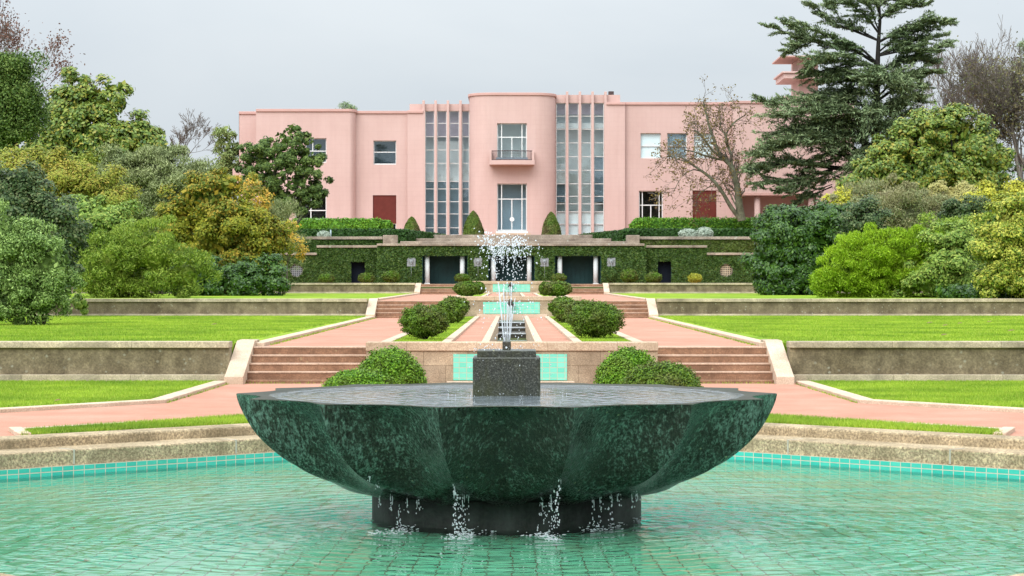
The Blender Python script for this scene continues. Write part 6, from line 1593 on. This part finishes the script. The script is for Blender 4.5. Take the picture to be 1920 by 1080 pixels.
for pts, r0, r1, dep, hw, nn, f0 in limbs:
    Q = [Vector(P3(x, y, YC_)) + Vector((0, dep*(i/(len(pts)-1))**0.8, 0)) for i, (x, y) in enumerate(pts)]
    mb.tube(Q, [r0+(r1-r0)*i/(len(Q)-1) for i in range(len(Q))], 6, cap=False)
    A_ = np.array(Q); ax = (A_[-1]-A_[0]); ax /= np.linalg.norm(ax)
    # side shoots carrying flat sprays
    ns = max(10, nn//55); w_ = M(hw, YC_)
    for k in range(ns):
        f_ = f0*0.6+(1-f0*0.6)*(k+rnp.random())/ns
        u = f_*(len(Q)-1); i0 = min(int(u), len(Q)-2); p = A_[i0]*(1-(u-i0))+A_[i0+1]*(u-i0)
        sgn = 1 if rnp.random() < 0.5 else -1
        d = ax*rnp.uniform(0.25,0.9) + np.array([0,1,0])*sgn*rnp.uniform(0.2,1.0) + np.array([0,0,rnp.normal(0.04,0.20)])
        d /= np.linalg.norm(d)
        ln = w_*rnp.uniform(1.2, 3.4)*(1.1-0.45*f_)
        e = p + d*ln + np.array([0,0,-0.10*ln])
        mb.tube([Vector(p), Vector((p+e)/2+np.array([0,0,0.05*ln])), Vector(e)], [0.028,0.018,0.008], 3, cap=False)
        m = max(10, int(nn/ns*1.15))
        t_ = rnp.random((m,1))**0.8
        sd = np.cross(d, [0,0,1]); sd /= max(1e-6, np.linalg.norm(sd))
        c = p*(1-t_)+e*t_ + sd*rnp.normal(size=(m,1))*0.24*ln*(1.1-t_*0.5) + np.array([0,0,1])*(np.abs(rnp.normal(size=(m,1)))*0.07*w_ - 0.12*rnp.random((m,1))**3*w_)
        C_.append(c); T_.append(np.tile(d, (m,1)) + rnp.normal(size=(m,3))*np.array([.7,.7,.38]))
mb.build('branches', MAT['bark_dark'], root, smooth=True)
c = np.concatenate(C_); t_ = unit(np.concatenate(T_)); n_ = len(c)
nr = unit(np.array([0,-0.15,1.0])+rnp.normal(size=(n_,3))*0.45)
s = unit(np.cross(nr, t_))*0.040*rnp.uniform(.7,1.4,(n_,1)); a = t_*0.17*rnp.uniform(.6,1.4,(n_,1))
link_mesh('needles', quads_mesh('needles', c, a, s), LF['cedar'], root)

# tall unseen trees added behind the viewer to shade the low sky and stand in the window reflections
for k_, (x, y, h_) in enumerate(((-34,-44,24),(-23,-50,27),(-12,-47,23),(-2,-52,26),(9,-48,25),(20,-50,27),(32,-45,26),(-46,-30,20),(45,-30,20))):
    root = thing('added_tree', 'broad dark unseen tree added behind the viewer to shade the low sky', 'tree', (x, y, -1), 'shading trees added behind the viewer')
    lb = [(x, y, h_*0.62, 7.0, 5.5, h_*0.36), (x-3, y+1, h_*0.45, 5, 4.5, h_*0.3), (x+3.2, y-1, h_*0.5, 5, 4.5, h_*0.3)]
    make_crown('crown', root, LF['oak'], lb, 900, 12, 1.0, 0.55, 0.35, 600+k_, front=0, core=0.7)
    stems(root, (x, y, -1), lb, MAT['bark'], 640+k_, 0.4, 4)

for k_, (px, py, z_, ln) in enumerate(((1743,606,GZ2,.10), (1772,611,GZ2,.09), (1800,607,GZ2,.08), (1855,604,GZ2,.09), (1896,621,GZ2,.10), (1770,629,GZ2,.08), (401,609,GZ2,.10), (107,753,0.03,.06), (248,591,GZ2,.08))):
    Yd = F*(EYE-z_-0.03)/(py-540.0); x_ = PX(px, Yd); mb = MB()
    pts = [(x_-ln, Yd, z_+.03), (x_-ln*.4, Yd-ln*.5, z_+.045), (x_+ln*.4, Yd-ln*.45, z_+.055), (x_+ln, Yd, z_+.06), (x_+ln*.4, Yd+ln*.5, z_+.07), (x_-ln*.4, Yd+ln*.45, z_+.06)]
    mb.add(pts, [(0,1,2,3,4,5)])
    o = mb.build('fallen_leaf', MAT['deadleaf'])
    tag(o, 'small brown fallen leaf lying on the %s' % ('right middle lawn' if px > 960 else ('left middle lawn' if z_ > 0.5 else 'lowest left lawn')), 'leaf', 'fallen leaves on the lawns')
